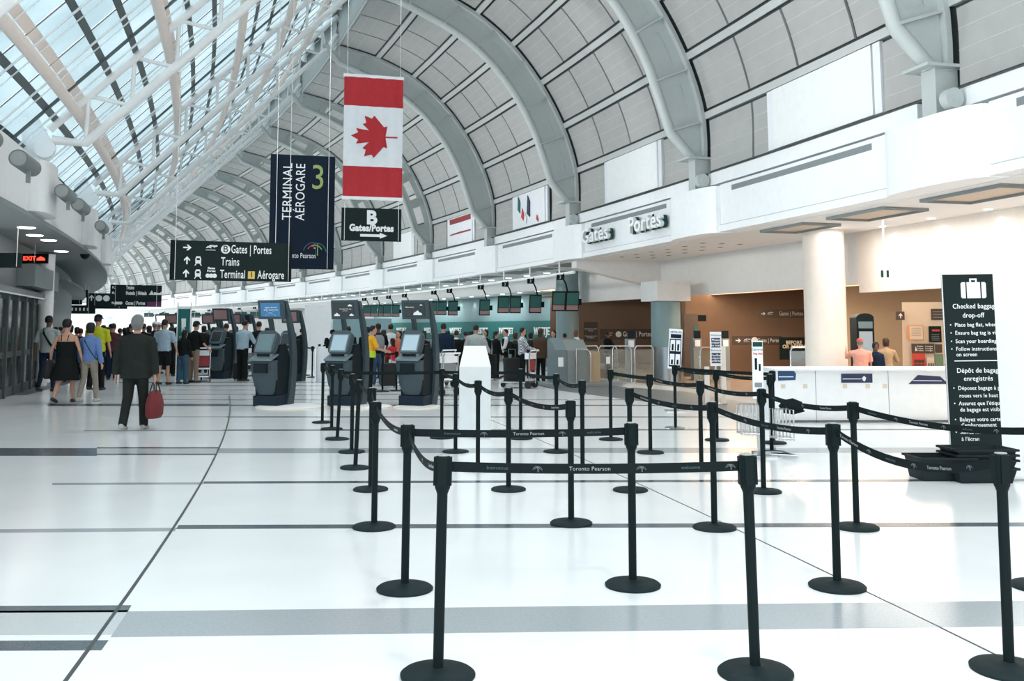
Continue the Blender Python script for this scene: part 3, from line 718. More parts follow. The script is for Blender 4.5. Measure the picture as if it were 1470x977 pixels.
# far maze of posts beside the white wall
FAR = [(428, 533), (438, 538.6), (448, 541.6), (429, 527), (458, 534), (549, 562), (569, 561), (424, 536), (420, 527), (465, 536), (412, 524)]
for i, (x, y) in enumerate(FAR):
    stanchion('z%d' % i, x, y, 'small distant black stanchion ' + ['in the far maze left of the white partition', 'in the far maze just left of the silver-edged panel', 'in the far maze directly left of the white partition foot', 'at the back of the far maze', 'against the white partition in the far maze',
              'among the queue behind the middle kiosk, left one', 'among the queue behind the middle kiosk, right one', 'in the far maze, hidden behind a nearer post', 'at the left back of the far maze', 'in front of the white partition', 'at the far left end of the far maze'][i], None, 'distant stanchions of the far maze')
for a, c in (('z0', 'z1'), ('z1', 'z2'), ('z5', 'z6'), ('z8', 'z3'), ('z2', 'z9'), ('z10', 'z8')): belt(a, c, .02)
# rolled belt clump hanging on the belt right of the sizer
p = D(1138, 583, 12.6); t = thing('belt_bundle', 'knotted clump of black belt hanging on the queue line right of the bag sizer', 'belt', p)
b = MB(); b.path([(-.16, 0, -.02), (-.10, 0, .05), (0, 0, .07), (.10, 0, .03), (.13, 0, -.04), (0, 0, -.07), (-.12, 0, -.05)], (.04), 8); b.build('belt_roll', 'belt', t, smooth=True)
b = MB(); b.path([(-.13, -.02, -.02), (0, -.04, .0), (.12, -.02, -.01)], .045, 8); b.build('belt_loop', 'black', t, smooth=True)
# ================================================================ KIOSKS
def kiosk_parts(t, sign_mat, kind):
    W = .30
    def pr(pts, x0, x1, nm, m, par): return MB().prism([(x0, y, z) for y, z in pts], (x1 - x0, 0, 0)).build(nm, m, par)
    pr([(-.26, 0), (.26, 0), (.30, .25), (-.27, .22)], -W, W * .9, 'plinth', 'kiosk_navy', t)
    # swelling front shell
    b = MB(); prof = [(.20, -.26, .24), (.26, -.33, .45), (.29, -.40, .75), (.30, -.42, .92), (.30, -.40, .96)]
    vs = []
    for wd, y, z in prof:
        for i in range(9):
            a = -1 + i / 4; vs.append((wd * a - .03, y + .07 * a * a, z))
        for i in range(9):
            a = 1 - i / 4; vs.append((wd * a - .03, y + .07 * a * a + .10, z))
    n = 18; b.add(vs, [(r * n + j, r * n + (j + 1) % n, (r + 1) * n + (j + 1) % n, (r + 1) * n + j) for r in range(4) for j in range(n)] + [tuple(range(n - 1, -1, -1)), tuple(range(4 * n, 5 * n))])
    sh = b.build('front_shell', 'kiosk_grey', t, smooth=True)
    MB().box((-.03, -.415, .80), (.32, .05, .20)).build('receipt_panel', 'kiosk_dark', sh)
    pr([(-.20, .18), (.22, .2), (.26, 1.0), (.10, 1.30), (-.10, 1.28), (-.24, .96), (-.26, .7)], -W + .02, W - .06, 'cabinet', 'kiosk_dark', t)
    # card shelf
    MB().prism([(-W, -.44, .95), (-W, -.16, 1.06), (-W, -.16, 1.10), (-W, -.44, .985)], (2 * W - .06, 0, 0)).build('shelf', 'kiosk_light', t)
    cs = MB().box((-.03, -.22, 1.07), (.36, .14, .10)).build('card_slot_block', 'kiosk_dark', t); MB().box((.16, -.30, 1.06), (.06, .06, .07)).build('card_reader', 'kiosk_light', cs)
    # touchscreen head: rounded tilted box
    b = MB(); o = []
    for i in range(20):
        a = 2 * math.pi * i / 20; cx, cz = math.cos(a), math.sin(a)
        o.append((.245 * math.copysign(abs(cx) ** .35, cx), .24 * math.copysign(abs(cz) ** .45, cz) + (.05 * (1 - cx * cx) if cz > 0 else 0)))
    M = Matrix.Translation((-.03, -.22, 1.30)) @ Matrix.Rotation(math.radians(-24), 4, 'X')
    b.prism([M @ Vector((x, -.05, z)) for x, z in o], M.to_3x3() @ Vector((0, .14, 0))); hs = b.build('screen_housing', 'kiosk_grey', t, smooth=True)
    b = MB(); b.X = M; b.box((0, -.056, 0), (.34, .02, .34)); b.build('touchscreen', kind, hs)
    b = MB(); b.X = M; b.box((0, -.053, 0), (.39, .012, .40)); b.build('bezel', 'kiosk_light', hs)
    # two curved side arms carrying the sign
    def arm(x0, x1, pts, nm):
        b = MB(); vs = []
        for ya, yb, z in pts: vs += [(x0, ya, z), (x1, ya, z), (x1, yb, z), (x0, yb, z)]
        n = len(pts); b.add(vs, [(i * 4 + j, i * 4 + (j + 1) % 4, i * 4 + 4 + (j + 1) % 4, i * 4 + 4 + j) for i in range(n - 1) for j in range(4)] + [(3, 2, 1, 0), tuple((n - 1) * 4 + j for j in range(4))])
        return b.build(nm, 'kiosk_grey', t)
    arm(.22, .30, [(.10, .34, 0), (.20, .40, .3), (.25, .44, .7), (.26, .44, 1.1), (.21, .37, 1.45), (.12, .26, 1.75), (.02, .14, 2.0), (-.05, .05, 2.2)], 'side_arm')
    arm(-.20, -.12, [(.20, .3, 1.1), (.16, .26, 1.45), (.08, .17, 1.75), (-.02, .06, 2.0)], 'side_arm')
    b = MB(); M2 = Matrix.Translation((-.02, -.08, 2.02)) @ Matrix.Rotation(math.radians(8), 4, 'X'); b.X = M2; b.box((0, 0, 0), (.62, .07, .40)); sg = b.build('sign_head', 'kiosk_grey', t)
    b = MB(); b.X = M2; b.box((0, -.04, .0), (.48, .012, .29)); d = b.build('display', sign_mat, sg)
    return sg, M2
def clouds(M2, par, spots):
    for x, z, s in spots:
        b = MB(); b.X = M2
        q = [(x + s * a, -.046, z + s * c) for a, c in ((-1, -.3), (1, -.3), (1, 0), (.7, .2), (.4, .25), (.2, .6), (-.1, .65), (-.35, .4), (-.7, .3), (-1, 0))]
        b.prism(q, (0, -.004, 0)).build('cloud_graphic', 'text_white', par)
def ksign(M2, par, lines):
    for s, x, z, size in lines:
        e = link('lettering', textmesh(s, size, 'text_white', ext=.002), par); e.matrix_basis = M2 @ Matrix.Translation((x, -.048, z))
def kiosk(px, py, rz, label, sm, sc=1.0, scr='screen_blue'):
    t = thing('check_in_kiosk', label, 'kiosk', G(px, py), rz, 'self check-in kiosks'); t.scale = (sc,) * 3
    return t, *kiosk_parts(t, sm, scr)
t, sg, M2 = kiosk(391, 582, math.radians(-20), 'grey self check-in kiosk with a bright blue overhead sign, nearest on the left', 'screen_sign_blue', 1.0, 'screen_blue')
ksign(M2, sg, [('Lighter lines for', .02, .05, .045), ('faster travel times', .02, .0, .045)])
b = MB(); b.X = M2
for a in (-1, 1): b.prism([(-.14 * a, -.046, -.12), (-.135 * a, -.046, -.125), (.1 * a, -.046, -.03), (.095 * a, -.046, -.025)], (0, -.003, 0))
b.build('crossed_lines_graphic', 'screen_pale', sg)
t, sg, M2 = kiosk(497, 582, math.radians(-20), 'grey self check-in kiosk with three white clouds on its dark sign', 'screen_dark', 1.0, 'screen_pale')
ksign(M2, sg, [('Download the app', .04, .02, .035), ('and check in', .03, -.02, .022)]); clouds(M2, sg, [(.15, .09, .05), (-.17, -.11, .07), (.18, -.11, .05)])
t, sg, M2 = kiosk(599, 582, math.radians(-22), 'grey self check-in kiosk left of the white pedestal, sign reading Bienvenue', 'screen_dark', 1.0, 'screen_pale')
ksign(M2, sg, [('Bienvenue', -.11, .06, .045)]); clouds(M2, sg, [(.07, -.08, .10), (.16, .10, .03)])
t, sg, M2 = kiosk(418, 547, math.radians(-20), 'dark kiosk standing behind the blue-sign kiosk', 'screen_pink', .98, 'screen_dark')
t, sg, M2 = kiosk(318, 543, math.radians(-20), 'tall dark kiosk with a pale curved right edge behind the man in the cap', 'screen_pink', 1.02, 'screen_dark')
for i, (x, y) in enumerate(((338, 532), (352, 530), (300, 530), (247, 530), (233, 529))):
    t, sg, M2 = kiosk(x, y, math.radians(-20), ['white-armed far kiosk between the two men at the screens', 'white-armed far kiosk left of the blue-sign kiosk', 'far kiosk behind the dark-haired woman in jeans', 'far kiosk with an orange screen behind the teal banner', 'far kiosk with a pale screen behind the light-shirted man'][i], ['screen_pink', 'screen_dark', 'screen_pink', 'screen_pink', 'screen_white'][i], .98, 'screen_dark')
# round pale platforms below the kiosks
def disc(px0, px1, py, Y0, label):
    a, c = G(px0, py), G(px1, py); r = (c - a).length / 2; m = (a + c) / 2
    t = thing('kiosk_platform', label, 'platform', (m.x, m.y + r * .55, 0))
    MB().lathe([(r, 0), (r, .018)], 48).build('trim_ring', 'poster_cream', t); MB().lathe([(r - .04, .018), (r - .04, .022)], 48).build('platform_top', 'white_paint', t)
disc(360, 466, 586, 0, 'low round pale platform under the blue-sign kiosk'); disc(470, 560, 586, 0, 'low round pale platform under the cloud-sign kiosk'); disc(562, 636, 586, 0, 'low round pale platform under the right kiosk')
# ================================================================ WHITE PEDESTAL AND FAR WHITE PARTITION
t = thing('white_pedestal', 'white box pedestal with a sloped top between the kiosks and the queue', 'pedestal', G(684, 627))
h0 = t.location; w_ = .26
b = MB(); b.add([(-.25, -.22, 0), (.22, -.22, 0), (.22, .25, 0), (-.25, .25, 0), (-.25, -.22, 1.06), (.22, -.22, 1.06), (.13, .25, 1.36), (-.20, .25, 1.36)], [(3, 2, 1, 0), (4, 5, 6, 7), (0, 1, 5, 4), (1, 2, 6, 5), (2, 3, 7, 6), (3, 0, 4, 7)])
b.build('cabinet', 'pedestal_white', t); MB().box((.07, -.226, .53), (.29, .012, 1.04)).build('front_panel', 'pedestal_white', t); MB().box((-.12, -.224, .80), (.03, .012, .025)).build('lock', 'black', t)
def boxthing(nm, label, cat, px0, px1, ytop, ybot, m, dep=.4, Y=None, part='panel', rz=0, group=None):
    a = G(px0, ybot) if Y is None else D(px0, ybot, Y); Yd = a.y; c = D(px1, ybot, Yd); tp = D(px0, ytop, Yd)
    t = thing(nm, label, cat, ((a.x + c.x) / 2, Yd, a.z if Y is not None else 0), rz, group); W = c.x - a.x; H = tp.z - (a.z if Y is not None else 0)
    MB().box((0, dep / 2, H / 2), (W, dep, H)).build(part, m, t)
    return t, W, H
t, W, H = boxthing('white_partition', 'white free-standing partition wall behind the left kiosks', 'partition', 436, 474, 438, 531, 'white_paint', .4)
MB().box((-.35, -.03, H * .42), (.10, .03, 1.0)).build('door_edge', 'flag_white', t)
t, W, H = boxthing('pale_partition', 'pale grey-green screen wall right of the white partition', 'partition', 474, 560, 457, 528, 'teal_light', .3)
t, W, H = boxthing('display_panel', 'short white panel with a silver edge at the far queue maze', 'panel', 454, 466, 497, 548, 'flag_white', .08)
MB().box((-W / 2 - .02, .0, H / 2), (.04, .1, H)).build('silver_edge', 'chrome', t)
# ================================================================ AIRLINE COUNTERS
tw = math.pi / 2 + hd(6)
def panel_on(k0, k1, s, z0, z1, th, nm, m, par, kk=.5): return band(s, s + th, z0, z1, k0, k1).build(nm, m, par)
t = thing('airline_back_panel', 'long teal back panel with repeated white airline lettering behind the counters', 'panel', P(5.5, -4.9, 0), 0)
o = band(-4.98, -4.86, .6, 1.98, 4.45, 9.5); o.v = [v - P(5.5, -4.9, 0) for v in o.v]; tp = o.build('teal_field', 'teal', t)
for kk in (4.62, 5.15, 5.55, 6.0, 6.5, 7.1):
    e = link('lettering', textmesh('WESTJET', .52 if kk < 5 else .46, 'text_white', ext=.01, bold=.012), tp)
    q = P(kk, -4.84, 1.45) - P(5.5, -4.9, 0); e.location = q; e.rotation_euler = (0, 0, hd(kk) + math.pi / 2 + math.pi) ; e.rotation_euler = (0, 0, hd(kk) - math.pi / 2)
    band_ = None
for i, kk in enumerate((4.05, 4.45, 4.85, 5.25, 5.65, 6.1, 6.6, 7.2)):
    t = thing('counter_desk', 'low dark airline counter desk, ' + ['nearest the pale teal column', 'second from the pale teal column', 'third from the column, behind the checked-shirt man', 'behind the grey-suited man', 'behind the navy-jacketed man', 'behind the right kiosk', 'behind the woman in orange', 'farthest along the teal panel'][i], 'desk', P(kk, -2.9), hd(kk), 'airline counter desks')
    MB().box((0, 0, .5), (.7, 2.2, 1.0)).build('desk_body', 'vent_grey', t); MB().box((-.05, 0, 1.02), (.85, 2.3, .05)).build('desk_top', 'kiosk_grey', t)
    mo = MB().box((.1, -.4, 1.27), (.08, .5, .34)).build('monitor', 'black', t); MB().box((.1, -.4, 1.08), (.06, .08, .1)).build('monitor_neck', 'black', mo)
# header rail with hanging monitors
rail_t = thing('monitor_rail', 'long white tubular rail carrying the hanging airline monitors', 'rail', P(6, .1, 3.45))
o = MB(); ks = [2.95 + i * .25 for i in range(38)]; o.path([P(k, .1, 3.45) - P(6, .1, 3.45) for k in ks], .055, 8); o.build('rail_tube', 'text_white', rail_t, smooth=True)
for k in [3.1 + .33 * i for i in range(24)]:
    MB().path([P(k, .1, 3.45) - P(6, .1, 3.45), P(k, .1, 3.9) - P(6, .1, 3.45)], .035, 6).build('hanger', 'steel_white', rail_t)
def hang_monitor(px, py, double, label, w1=.46, hh=.42, k=None):
    kk = None; best = 1e9
    for q in np.arange(2.7, 15, .01):
        p = P(q, .1); e = abs(735 + FPX * p.x / p.y - px)
        if e < best: best = e; kk = q
    p = P(kk, .1); Yd = p.y; z = D(px, py, Yd).z
    t = thing('hanging_monitor', label, 'monitor', (p.x, p.y, z), hd(kk) * .55, 'airline monitors hanging from the white rail')
    n = 2 if double else 1; top = 3.45 - z
    for i in range(n):
        x = (i - (n - 1) / 2) * (w1 + .03); R = Matrix.Rotation(math.radians(12), 3, 'X')
        f = MB().box((x, 0, 0), (w1, .12, hh), 0, R).build('monitor_case', 'black', t)
        MB().box(Vector((x, 0, 0)) + R @ Vector((0, -.064, hh * .14)), (w1 - .05, .014, hh * .62), 0, R).build('screen', 'screen_teal', f); MB().box(Vector((x, 0, 0)) + R @ Vector((0, -.064, -hh * .32)), (w1 - .05, .014, hh * .24), 0, R).build('caption_strip', 'screen_pink', f)
    MB().path([(w1 * .3, .1, 0), (w1 * .3, .16, hh * .4), (w1 * .1, .12, hh * .9), (-.05, .04, top - .2), (-.05, 0, top)], .028, 6).build('bent_arm', 'black', t, smooth=True)
    MB().box((w1 * n / 2 + .06, .06, -.02), (.12, .12, .2)).build('bracket', 'black', t)
    nb = MB().box((-.18, 0, top - .13), (.22, .05, .18)).build('number_plate', 'black', t); link('lettering', textmesh('3', .15, 'text_white', ext=.003), nb, (-.18, -.03, top - .13))
for px, py, dbl, lb in ((811, 432, 1, 'double hanging monitor nearest, at the right end of the white rail'), (768, 436, 0, 'single hanging monitor second from the right on the rail'), (731, 437, 1, 'double hanging monitor third from the right on the rail'),
        (696, 441, 0, 'single hanging monitor fourth from the right on the rail'), (650, 442, 0, 'single hanging monitor right of the Bienvenue kiosk sign'), (628, 442, 1, 'double hanging monitor just right of the Bienvenue kiosk sign'),
        (562, 446, 1, 'double hanging monitor left of the Bienvenue kiosk sign'), (543, 446, 1, 'double hanging monitor between the two middle kiosk signs'), (527, 446, 0, 'single hanging monitor just right of the cloud-sign kiosk'),
        (585, 445, 0, 'single hanging monitor half hidden behind the Bienvenue kiosk sign')):
    hang_monitor(px, py, dbl, lb, .44, .66)
for i, px in enumerate(range(215, 430, 22)):
    hang_monitor(px, 452, 1, 'far hanging monitor, %s from the left end of the row along the rail' % ['first', 'second', 'third', 'fourth', 'fifth', 'sixth', 'seventh', 'eighth', 'ninth', 'tenth'][i], .5, .5)
# ---- baggage scanner desk and glass gates
Y0 = 27.0
t = thing('boarding_pass_desk', 'grey-blue slanted reader cabinet with brown end panel before the glass gates', 'cabinet', G(806, 553), math.radians(12))
MB().prism([(-.30, -.45, 0), (-.30, .45, 0), (-.30, .45, 1.28), (-.30, .15, 1.35), (-.30, -.45, 1.02)], (.34, 0, 0)).build('cabinet', 'kiosk_light', t)
MB().prism([(.05, -.45, 0), (.05, .45, 0), (.05, .45, 1.28), (.05, .1, 1.30), (.05, -.45, 1.0)], (.62, 0, 0)).build('side_panel', 'door_grey', t)
MB().box((-.14, -.46, .68), (.15, .012, .26)).build('notice', 'flag_white', t); MB().box((.9, .1, .48), (.36, .7, .95)).build('end_panel', 'tan_wall', t)
MB().box((.5, -.1, .05), (2.2, 1.2, .09)).build('floor_plate', 'vent_grey', t)
b = MB(); b.path([(.3, -.5, .06), (.3, -.5, 1.05), (.62, -.5, 1.02), (.72, -.5, .9), (.72, -.5, .06)], .022, 8); b.build('grab_rail', 'chrome', t, smooth=True)
for i, (px, lb) in enumerate(((846, 'first glass gate panel right of the reader cabinet'), (873, 'second glass gate panel, with a small white notice'), (893, 'third glass gate panel with a round-cornered chrome rail'), (925, 'glass gate panel just left of the blue-grey column'), (1020, 'glass gate panel right of the tilted white notice'), (1150, 'glass gate rail above the white drop-off counter'))):
    g = G(px, 549); Yb = 28 if i < 4 else 26; g = D(px, 549, Yb); g.z = 0
    t = thing('glass_gate', lb, 'gate', g, math.radians(6), 'glass gates at the passage')
    b = MB(); b.path([(-.28, 0, 0), (-.28, 0, 1.0), (-.22, 0, 1.1), (.22, 0, 1.1), (.28, 0, 1.0), (.28, 0, 0)], .025, 8); b.build('rail_frame', 'chrome', t, smooth=True)
    MB().box((0, 0, .55), (.5, .015, .9)).build('glass_leaf', 'shop_glass', t)
    if i == 1: MB().box((.0, -.02, .68), (.12, .008, .2)).build('notice', 'flag_white', t)
for i, (px, Yb) in enumerate(((905, 29), (1000, 30), (1040, 30))):
    g = D(px, 549, Yb); g.z = 0; t = thing('gate_pillar', ['slim grey gate pillar with a small white reader left of the column', 'dark gate pillar with a white sticker right of the tilted notice', 'slim gate pillar behind the white notice stand'][i], 'pillar', g, 0, 'gate reader pillars')
    MB().box((0, 0, .65), (.26, .5, 1.3)).build('pillar_body', 'vent_grey', t); rd = MB().box((0, -.27, 1.15), (.16, .04, .2)).build('reader', 'flag_white', t); MB().box((0, -.2, 1.42), (.2, .1, .24)).build('signal_head', 'kiosk_dark', t)
# ================================================================ HANGING SIGNS
def board(nm, label, px0, px1, y0, y1, Y, rz, m, cat='sign', th=.08, wires=(), wz=8.0, group=None):
    A_, B_ = (px0 - CXP) / FPX * 1.0, (px1 - CXP) / FPX * 1.0; cc, ss = math.cos(rz), math.sin(rz)
    q_ = D(px0, (y0 + y1) / 2, Y).x / Y / A_ if abs(A_) > 1e-3 else 1.0
    A_ *= q_; B_ *= q_; hw_ = Y * (B_ - A_) / (2 * cc - ss * (A_ + B_)); W = 2 * hw_; xc = A_ * (Y - hw_ * ss) + hw_ * cc
    z0 = D((px0 + px1) / 2, y1, Y).z; z1 = D((px0 + px1) / 2, y0, Y).z
    t = thing(nm, label, cat, (xc, Y, z0), rz, group); H = z1 - z0
    bd = MB().box((0, 0, H / 2), (W, th, H)).build('sign_board', m, t)
    for x in wires: MB().path([(x * W, -th * .7, .02), (x * W, -th * .7, wz - z0)], .008, 5).build('suspension_wire', 'steel_white', t)
    return t, bd, W, H
RZ = math.radians(15)
def fl_(b_, nm, pts, m, y=-.045): return flat(nm, pts, y, .008, m, b_)
# directional sign
t, bd, W, H = board('directional_sign', 'hanging black directional sign listing B Gates, Trains and Terminal 1', 244, 418, 347, 403, 22, math.radians(20), 'sign_black', wires=(-.46, .475), wz=10.5)
def tx(s, u, v, size, al='LEFT', m='text_white', par=None, b=.003, fit=None): return text(s, (u - .5) * W, -.05, (1 - v) * H, size, m, par or bd, fit and fit * W, align=al, bold=b)
fs = H * .30
tx('Gates | Portes', .49, .20, fs, fit=.335); tx('Trains', .41, .52, fs, fit=.15); tx('Terminal', .405, .84, fs, fit=.205); tx('Aérogare', .715, .84, fs, fit=.225)
fl_(bd, 'number_square', [((.635 - .5) * W, H * .06), ((.692 - .5) * W, H * .06), ((.692 - .5) * W, H * .25), ((.635 - .5) * W, H * .25)], 'yellow_sign')
tx('1', .665, .84, fs * .62, 'CENTER', 'sign_black')
fl_(bd, 'letter_disc', circ((.445 - .5) * W, H * .80, H * .115), 'text_white'); text('B', (.445 - .5) * W, -.058, H * .80, fs * .8, 'sign_black', bd)
fl_(bd, 'arrow', arrow('r', (.135 - .5) * W, H * .82, H * .20), 'text_white'); fl_(bd, 'arrow', arrow('u', (.135 - .5) * W, H * .50, H * .20), 'text_white'); fl_(bd, 'arrow', arrow('u', (.13 - .5) * W, H * .17, H * .20), 'text_white')
def plane_icon(par, x, z, s, y=-.045, m='text_white'):
    fl_(par, 'plane_icon', [(x + s * a, z + s * c) for a, c in ((-.5, .02), (-.38, .0), (-.3, .05), (.0, -.02), (-.15, .28), (-.05, .3), (.2, .06), (.5, .16), (.52, .24), (.42, .28), (.1, .16), (-.35, .18))], m, y)
    fl_(par, 'runway_line', [(x - s * .5, z - s * .2), (x + s * .35, z - s * .2), (x + s * .35, z - s * .15), (x - s * .5, z - s * .15)], m, y)
plane_icon(bd, (.33 - .5) * W, H * .82, H * .28)
for v in (.50, .17):
    x, z, s = (.225 - .5) * W, H * v, H * .13
    fl_(bd, 'train_icon', [(x + s * a, z + s * c) for a, c in ((-.5, -.6), (.5, -.6), (.55, .3), (.35, .8), (-.35, .8), (-.55, .3))], 'text_white')
    fl_(bd, 'train_window', [(x + s * a, z + s * c) for a, c in ((-.32, .05), (.32, .05), (.28, .45), (-.28, .45))], 'sign_black', -.054)
    fl_(bd, 'train_track', [(x + s * a, z + s * c) for a, c in ((-.7, -1.0), (-.5, -1.0), (-.25, -.6), (.25, -.6), (.5, -1.0), (.7, -1.0), (.4, -.55), (-.4, -.55))], 'text_white')
for i in range(3): fl_(bd, 'gate_disc', circ((.305 + i * .028 - .5) * W, H * .12, H * .055, 12), 'text_white')
tx('Gates', .333, .69, fs * .24, 'CENTER'); tx('Portes', .333, .76, fs * .24, 'CENTER')
MB().box((-W / 2 + .03, -.01, H / 2), (.06, .14, H)).build('end_cap', 'black', bd); MB().box((W / 2 - .03, -.01, H / 2), (.06, .14, H)).build('end_cap', 'black', bd)
# terminal 3 banner
t, bd, W, H = board('terminal_banner', 'tall navy hanging banner reading Terminal Aérogare 3', 387, 480, 223, 386, 26, RZ, 'sign_navy', 'banner', .03, (-.4, .4), 11.5)
def vt(s, x, z, size, m='text_white'):
    me = textmesh(s, size, m, ext=.003); e = link('lettering', me, bd, (x, -.02, z)); e.rotation_euler = (0, -math.pi / 2, 0); e.scale = (.50 * H / (max(v.co.x for v in me.vertices) - min(v.co.x for v in me.vertices)), 1, 1)
vt('TERMINAL', (.27 - .5) * W, H * .675, .36); vt('AÉROGARE', (.47 - .5) * W, H * .675, .36)
text('3', (.735 - .5) * W, -.02, H * .80, .98, 'sign_green', bd, sx=.85)
text('Toronto Pearson', (.46 - .5) * W, -.02, H * .115, .20, 'text_white', bd, .52 * W)
link('logo_mark', m_logo_big, bd, ((.72 - .5) * W, -.02, H * .19))
# flag
t, bd, W, H = board('canada_flag', 'vertical red and white maple leaf flag hanging above the black B sign', 493, 578, 108, 287, 25, RZ, 'flag_white', 'flag', .02, (), 9)
bpy.data.objects.remove(bd)
def cloth(x0, x1, z0, z1, nm, m, y0=0.0):
    b = MB(); nx, nz_ = 36, 6; vs = []
    for s in (-1, 1):
        for j in range(nz_ + 1):
            for i in range(nx + 1):
                x = x0 + (x1 - x0) * i / nx; z = z0 + (z1 - z0) * j / nz_
                vs.append((x, y0 + s * .006 + .012 * math.sin(x * 17 + z * .6) + .02 * math.sin(z * 1.5), z))
    a = nx + 1; o = a * (nz_ + 1)
    fs = [(j * a + i, j * a + i + 1, (j + 1) * a + i + 1, (j + 1) * a + i) for j in range(nz_) for i in range(nx)]
    fs += [tuple(o + q for q in reversed(f)) for f in fs]
    return b.add(vs, fs).build(nm, m, t, smooth=True)
def wav(x, z): return .012 * math.sin(x * 17 + z * .6) + .02 * math.sin(z * 1.5)
cloth(-W / 2, W / 2, H * .745, H * .975, 'red_band', 'red_flag'); wf_ = cloth(-W / 2, W / 2, H * .265, H * .745, 'white_field', 'flag_white'); cloth(-W / 2, W / 2, H * .025, H * .265, 'red_band', 'red_flag')
leaf = [(0, 1.0), (.17, .68), (.36, .78), (.27, .22), (.55, .50), (.62, .35), (.94, .42), (.83, .10), (.98, .0), (.46, -.42), (.51, -.58), (.035, -.50), (.035, -1.02)]
out = leaf + [(-a, c) for a, c in reversed(leaf)][:-1]
S = H * .182
pts = [(-c * S * 1.0 + 0.02, a * S * .95 + H * .505) for a, c in out]
# fill the leaf by strips so that it follows the cloth
bm = bmesh.new(); vv = [bm.verts.new((x, 0, z)) for x, z in pts]; f = bm.faces.new(vv); xs_ = [p[0] for p in pts]
for i_ in range(1, 24): bmesh.ops.bisect_plane(bm, geom=bm.verts[:] + bm.edges[:] + bm.faces[:], plane_co=(min(xs_) + (max(xs_) - min(xs_)) * i_ / 24, 0, 0), plane_no=(1, 0, 0))
bmesh.ops.triangulate(bm, faces=bm.faces)
for v in bm.verts: v.co.y = wav(v.co.x, v.co.z) - .016
me = bpy.data.meshes.new('maple_leaf'); bm.to_mesh(me); bm.free(); me.materials.append(MT['red_flag']); link('maple_leaf', me, wf_)
for z in (H * .012, H * .987): MB().box((0, 0, z), (W + .04, .04, H * .025)).build('hem_bar', 'text_white', t)
for x in (-.45, .45): MB().path([(x * W, 0, H), (x * W, 0, H + 5)], .006, 5).build('suspension_wire', 'steel_white', t)
# B gates sign
t, bd, W, H = board('gates_sign', 'black hanging fabric sign with a large B, Gates/Portes and a right arrow', 490, 576, 299, 346, 25, RZ, 'sign_black', 'sign', .03, (-.45, .45), 5.0)
text('B', 0, -.02, H * .70, .50, 'text_white', bd, bold=.022); text('Gates/Portes', 0, -.02, H * .39, .25, 'text_white', bd, .74 * W, bold=.012)
flat('arrow', [(-.30 + 0, H * .13), (.22, H * .13), (.22, H * .08), (.42, H * .17), (.22, H * .26), (.22, H * .21), (-.30, H * .21)], -.02, .005, 'text_white', bd)
# Gates Portes letters on the ledge
def ledge_text(s, ka, kb, zc, size, label):
    a, c = P(ka, .06, zc), P(kb, .06, zc); d = c - a; ang = math.atan2(d.y, d.x)
    t = thing('ledge_lettering', label, 'lettering', ((a.x + c.x) / 2, (a.y + c.y) / 2, zc - size * .35), ang)
    me = textmesh(s, size, 'text_white', ext=.05, bold=.012)
    x0 = min(v.co.x for v in me.vertices); x1 = max(v.co.x for v in me.vertices); k = d.length / (x1 - x0)
    e = link('letters_front', me, t, (0, -.13, size * .35)); e.scale = (k, 1, 1)
    g = link('letters_backing', textmesh(s, size, 'letters_green', ext=.02, bold=.03), t, (.07, -.05, size * .35 - .015)); g.scale = (k, 1, 1)
ledge_text('Gates', 2.84, 2.60, 4.50, .62, 'white raised word Gates with green sides on the white ledge')
ledge_text('Portes', 2.43, 2.19, 4.50, .62, 'white raised word Portes with green sides on the white ledge')
# far signs
t, bd, W, H = board('directional_sign', 'distant black hanging sign with a purple bottom right corner', 158, 232, 409, 440, 42, math.radians(24), 'sign_black', wires=(-.4, .4), wz=9)
for v, s, f_ in ((.13, 'Trains', .16), (.38, 'Hotels | Hôtels', .40), (.84, 'Gates | Portes', .38)): text(s, (.30 - .5) * W, -.05, H * (1 - v), .22, 'text_white', bd, f_ * W, align='LEFT', bold=.008)
fl_(bd, 'purple_field', [((.72 - .5) * W, .02), (.49 * W, .02), (.49 * W, H * .24), ((.72 - .5) * W, H * .24)], 'purple')
for v in (.87, .62, .16): fl_(bd, 'arrow', arrow('ul', (.06 - .5) * W, H * v, H * .16), 'text_white')
for i in range(3): fl_(bd, 'gate_disc', circ((.12 + .045 * i - .5) * W, H * .16, H * .07, 12), 'text_white')
fl_(bd, 'seat_icon', [((.80 - .5) * W + q[0] * .2, H * .62 + q[1] * .2) for q in ((-.6, -.3), (.6, -.3), (.3, .1), (0, .7), (-.3, .1))], 'text_white')
fl_(bd, 'bed_icon', [((.92 - .5) * W + q[0] * .2, H * .62 + q[1] * .2) for q in ((-.8, -.3), (.8, -.3), (.8, .5), (.4, .1), (-.8, .3))], 'text_white')
t, bd, W, H = board('directional_sign', 'distant black hanging sign with an up arrow and two white discs', 124, 183, 421, 443, 52, math.radians(24), 'sign_black', wires=(-.3, .3), wz=8)
fl_(bd, 'arrow', arrow('u', -.38 * W, H * .7, H * .4), 'text_white')
for u in (-.2, -.02): fl_(bd, 'gate_disc', circ(u * W, H * .68, H * .2), 'text_white')
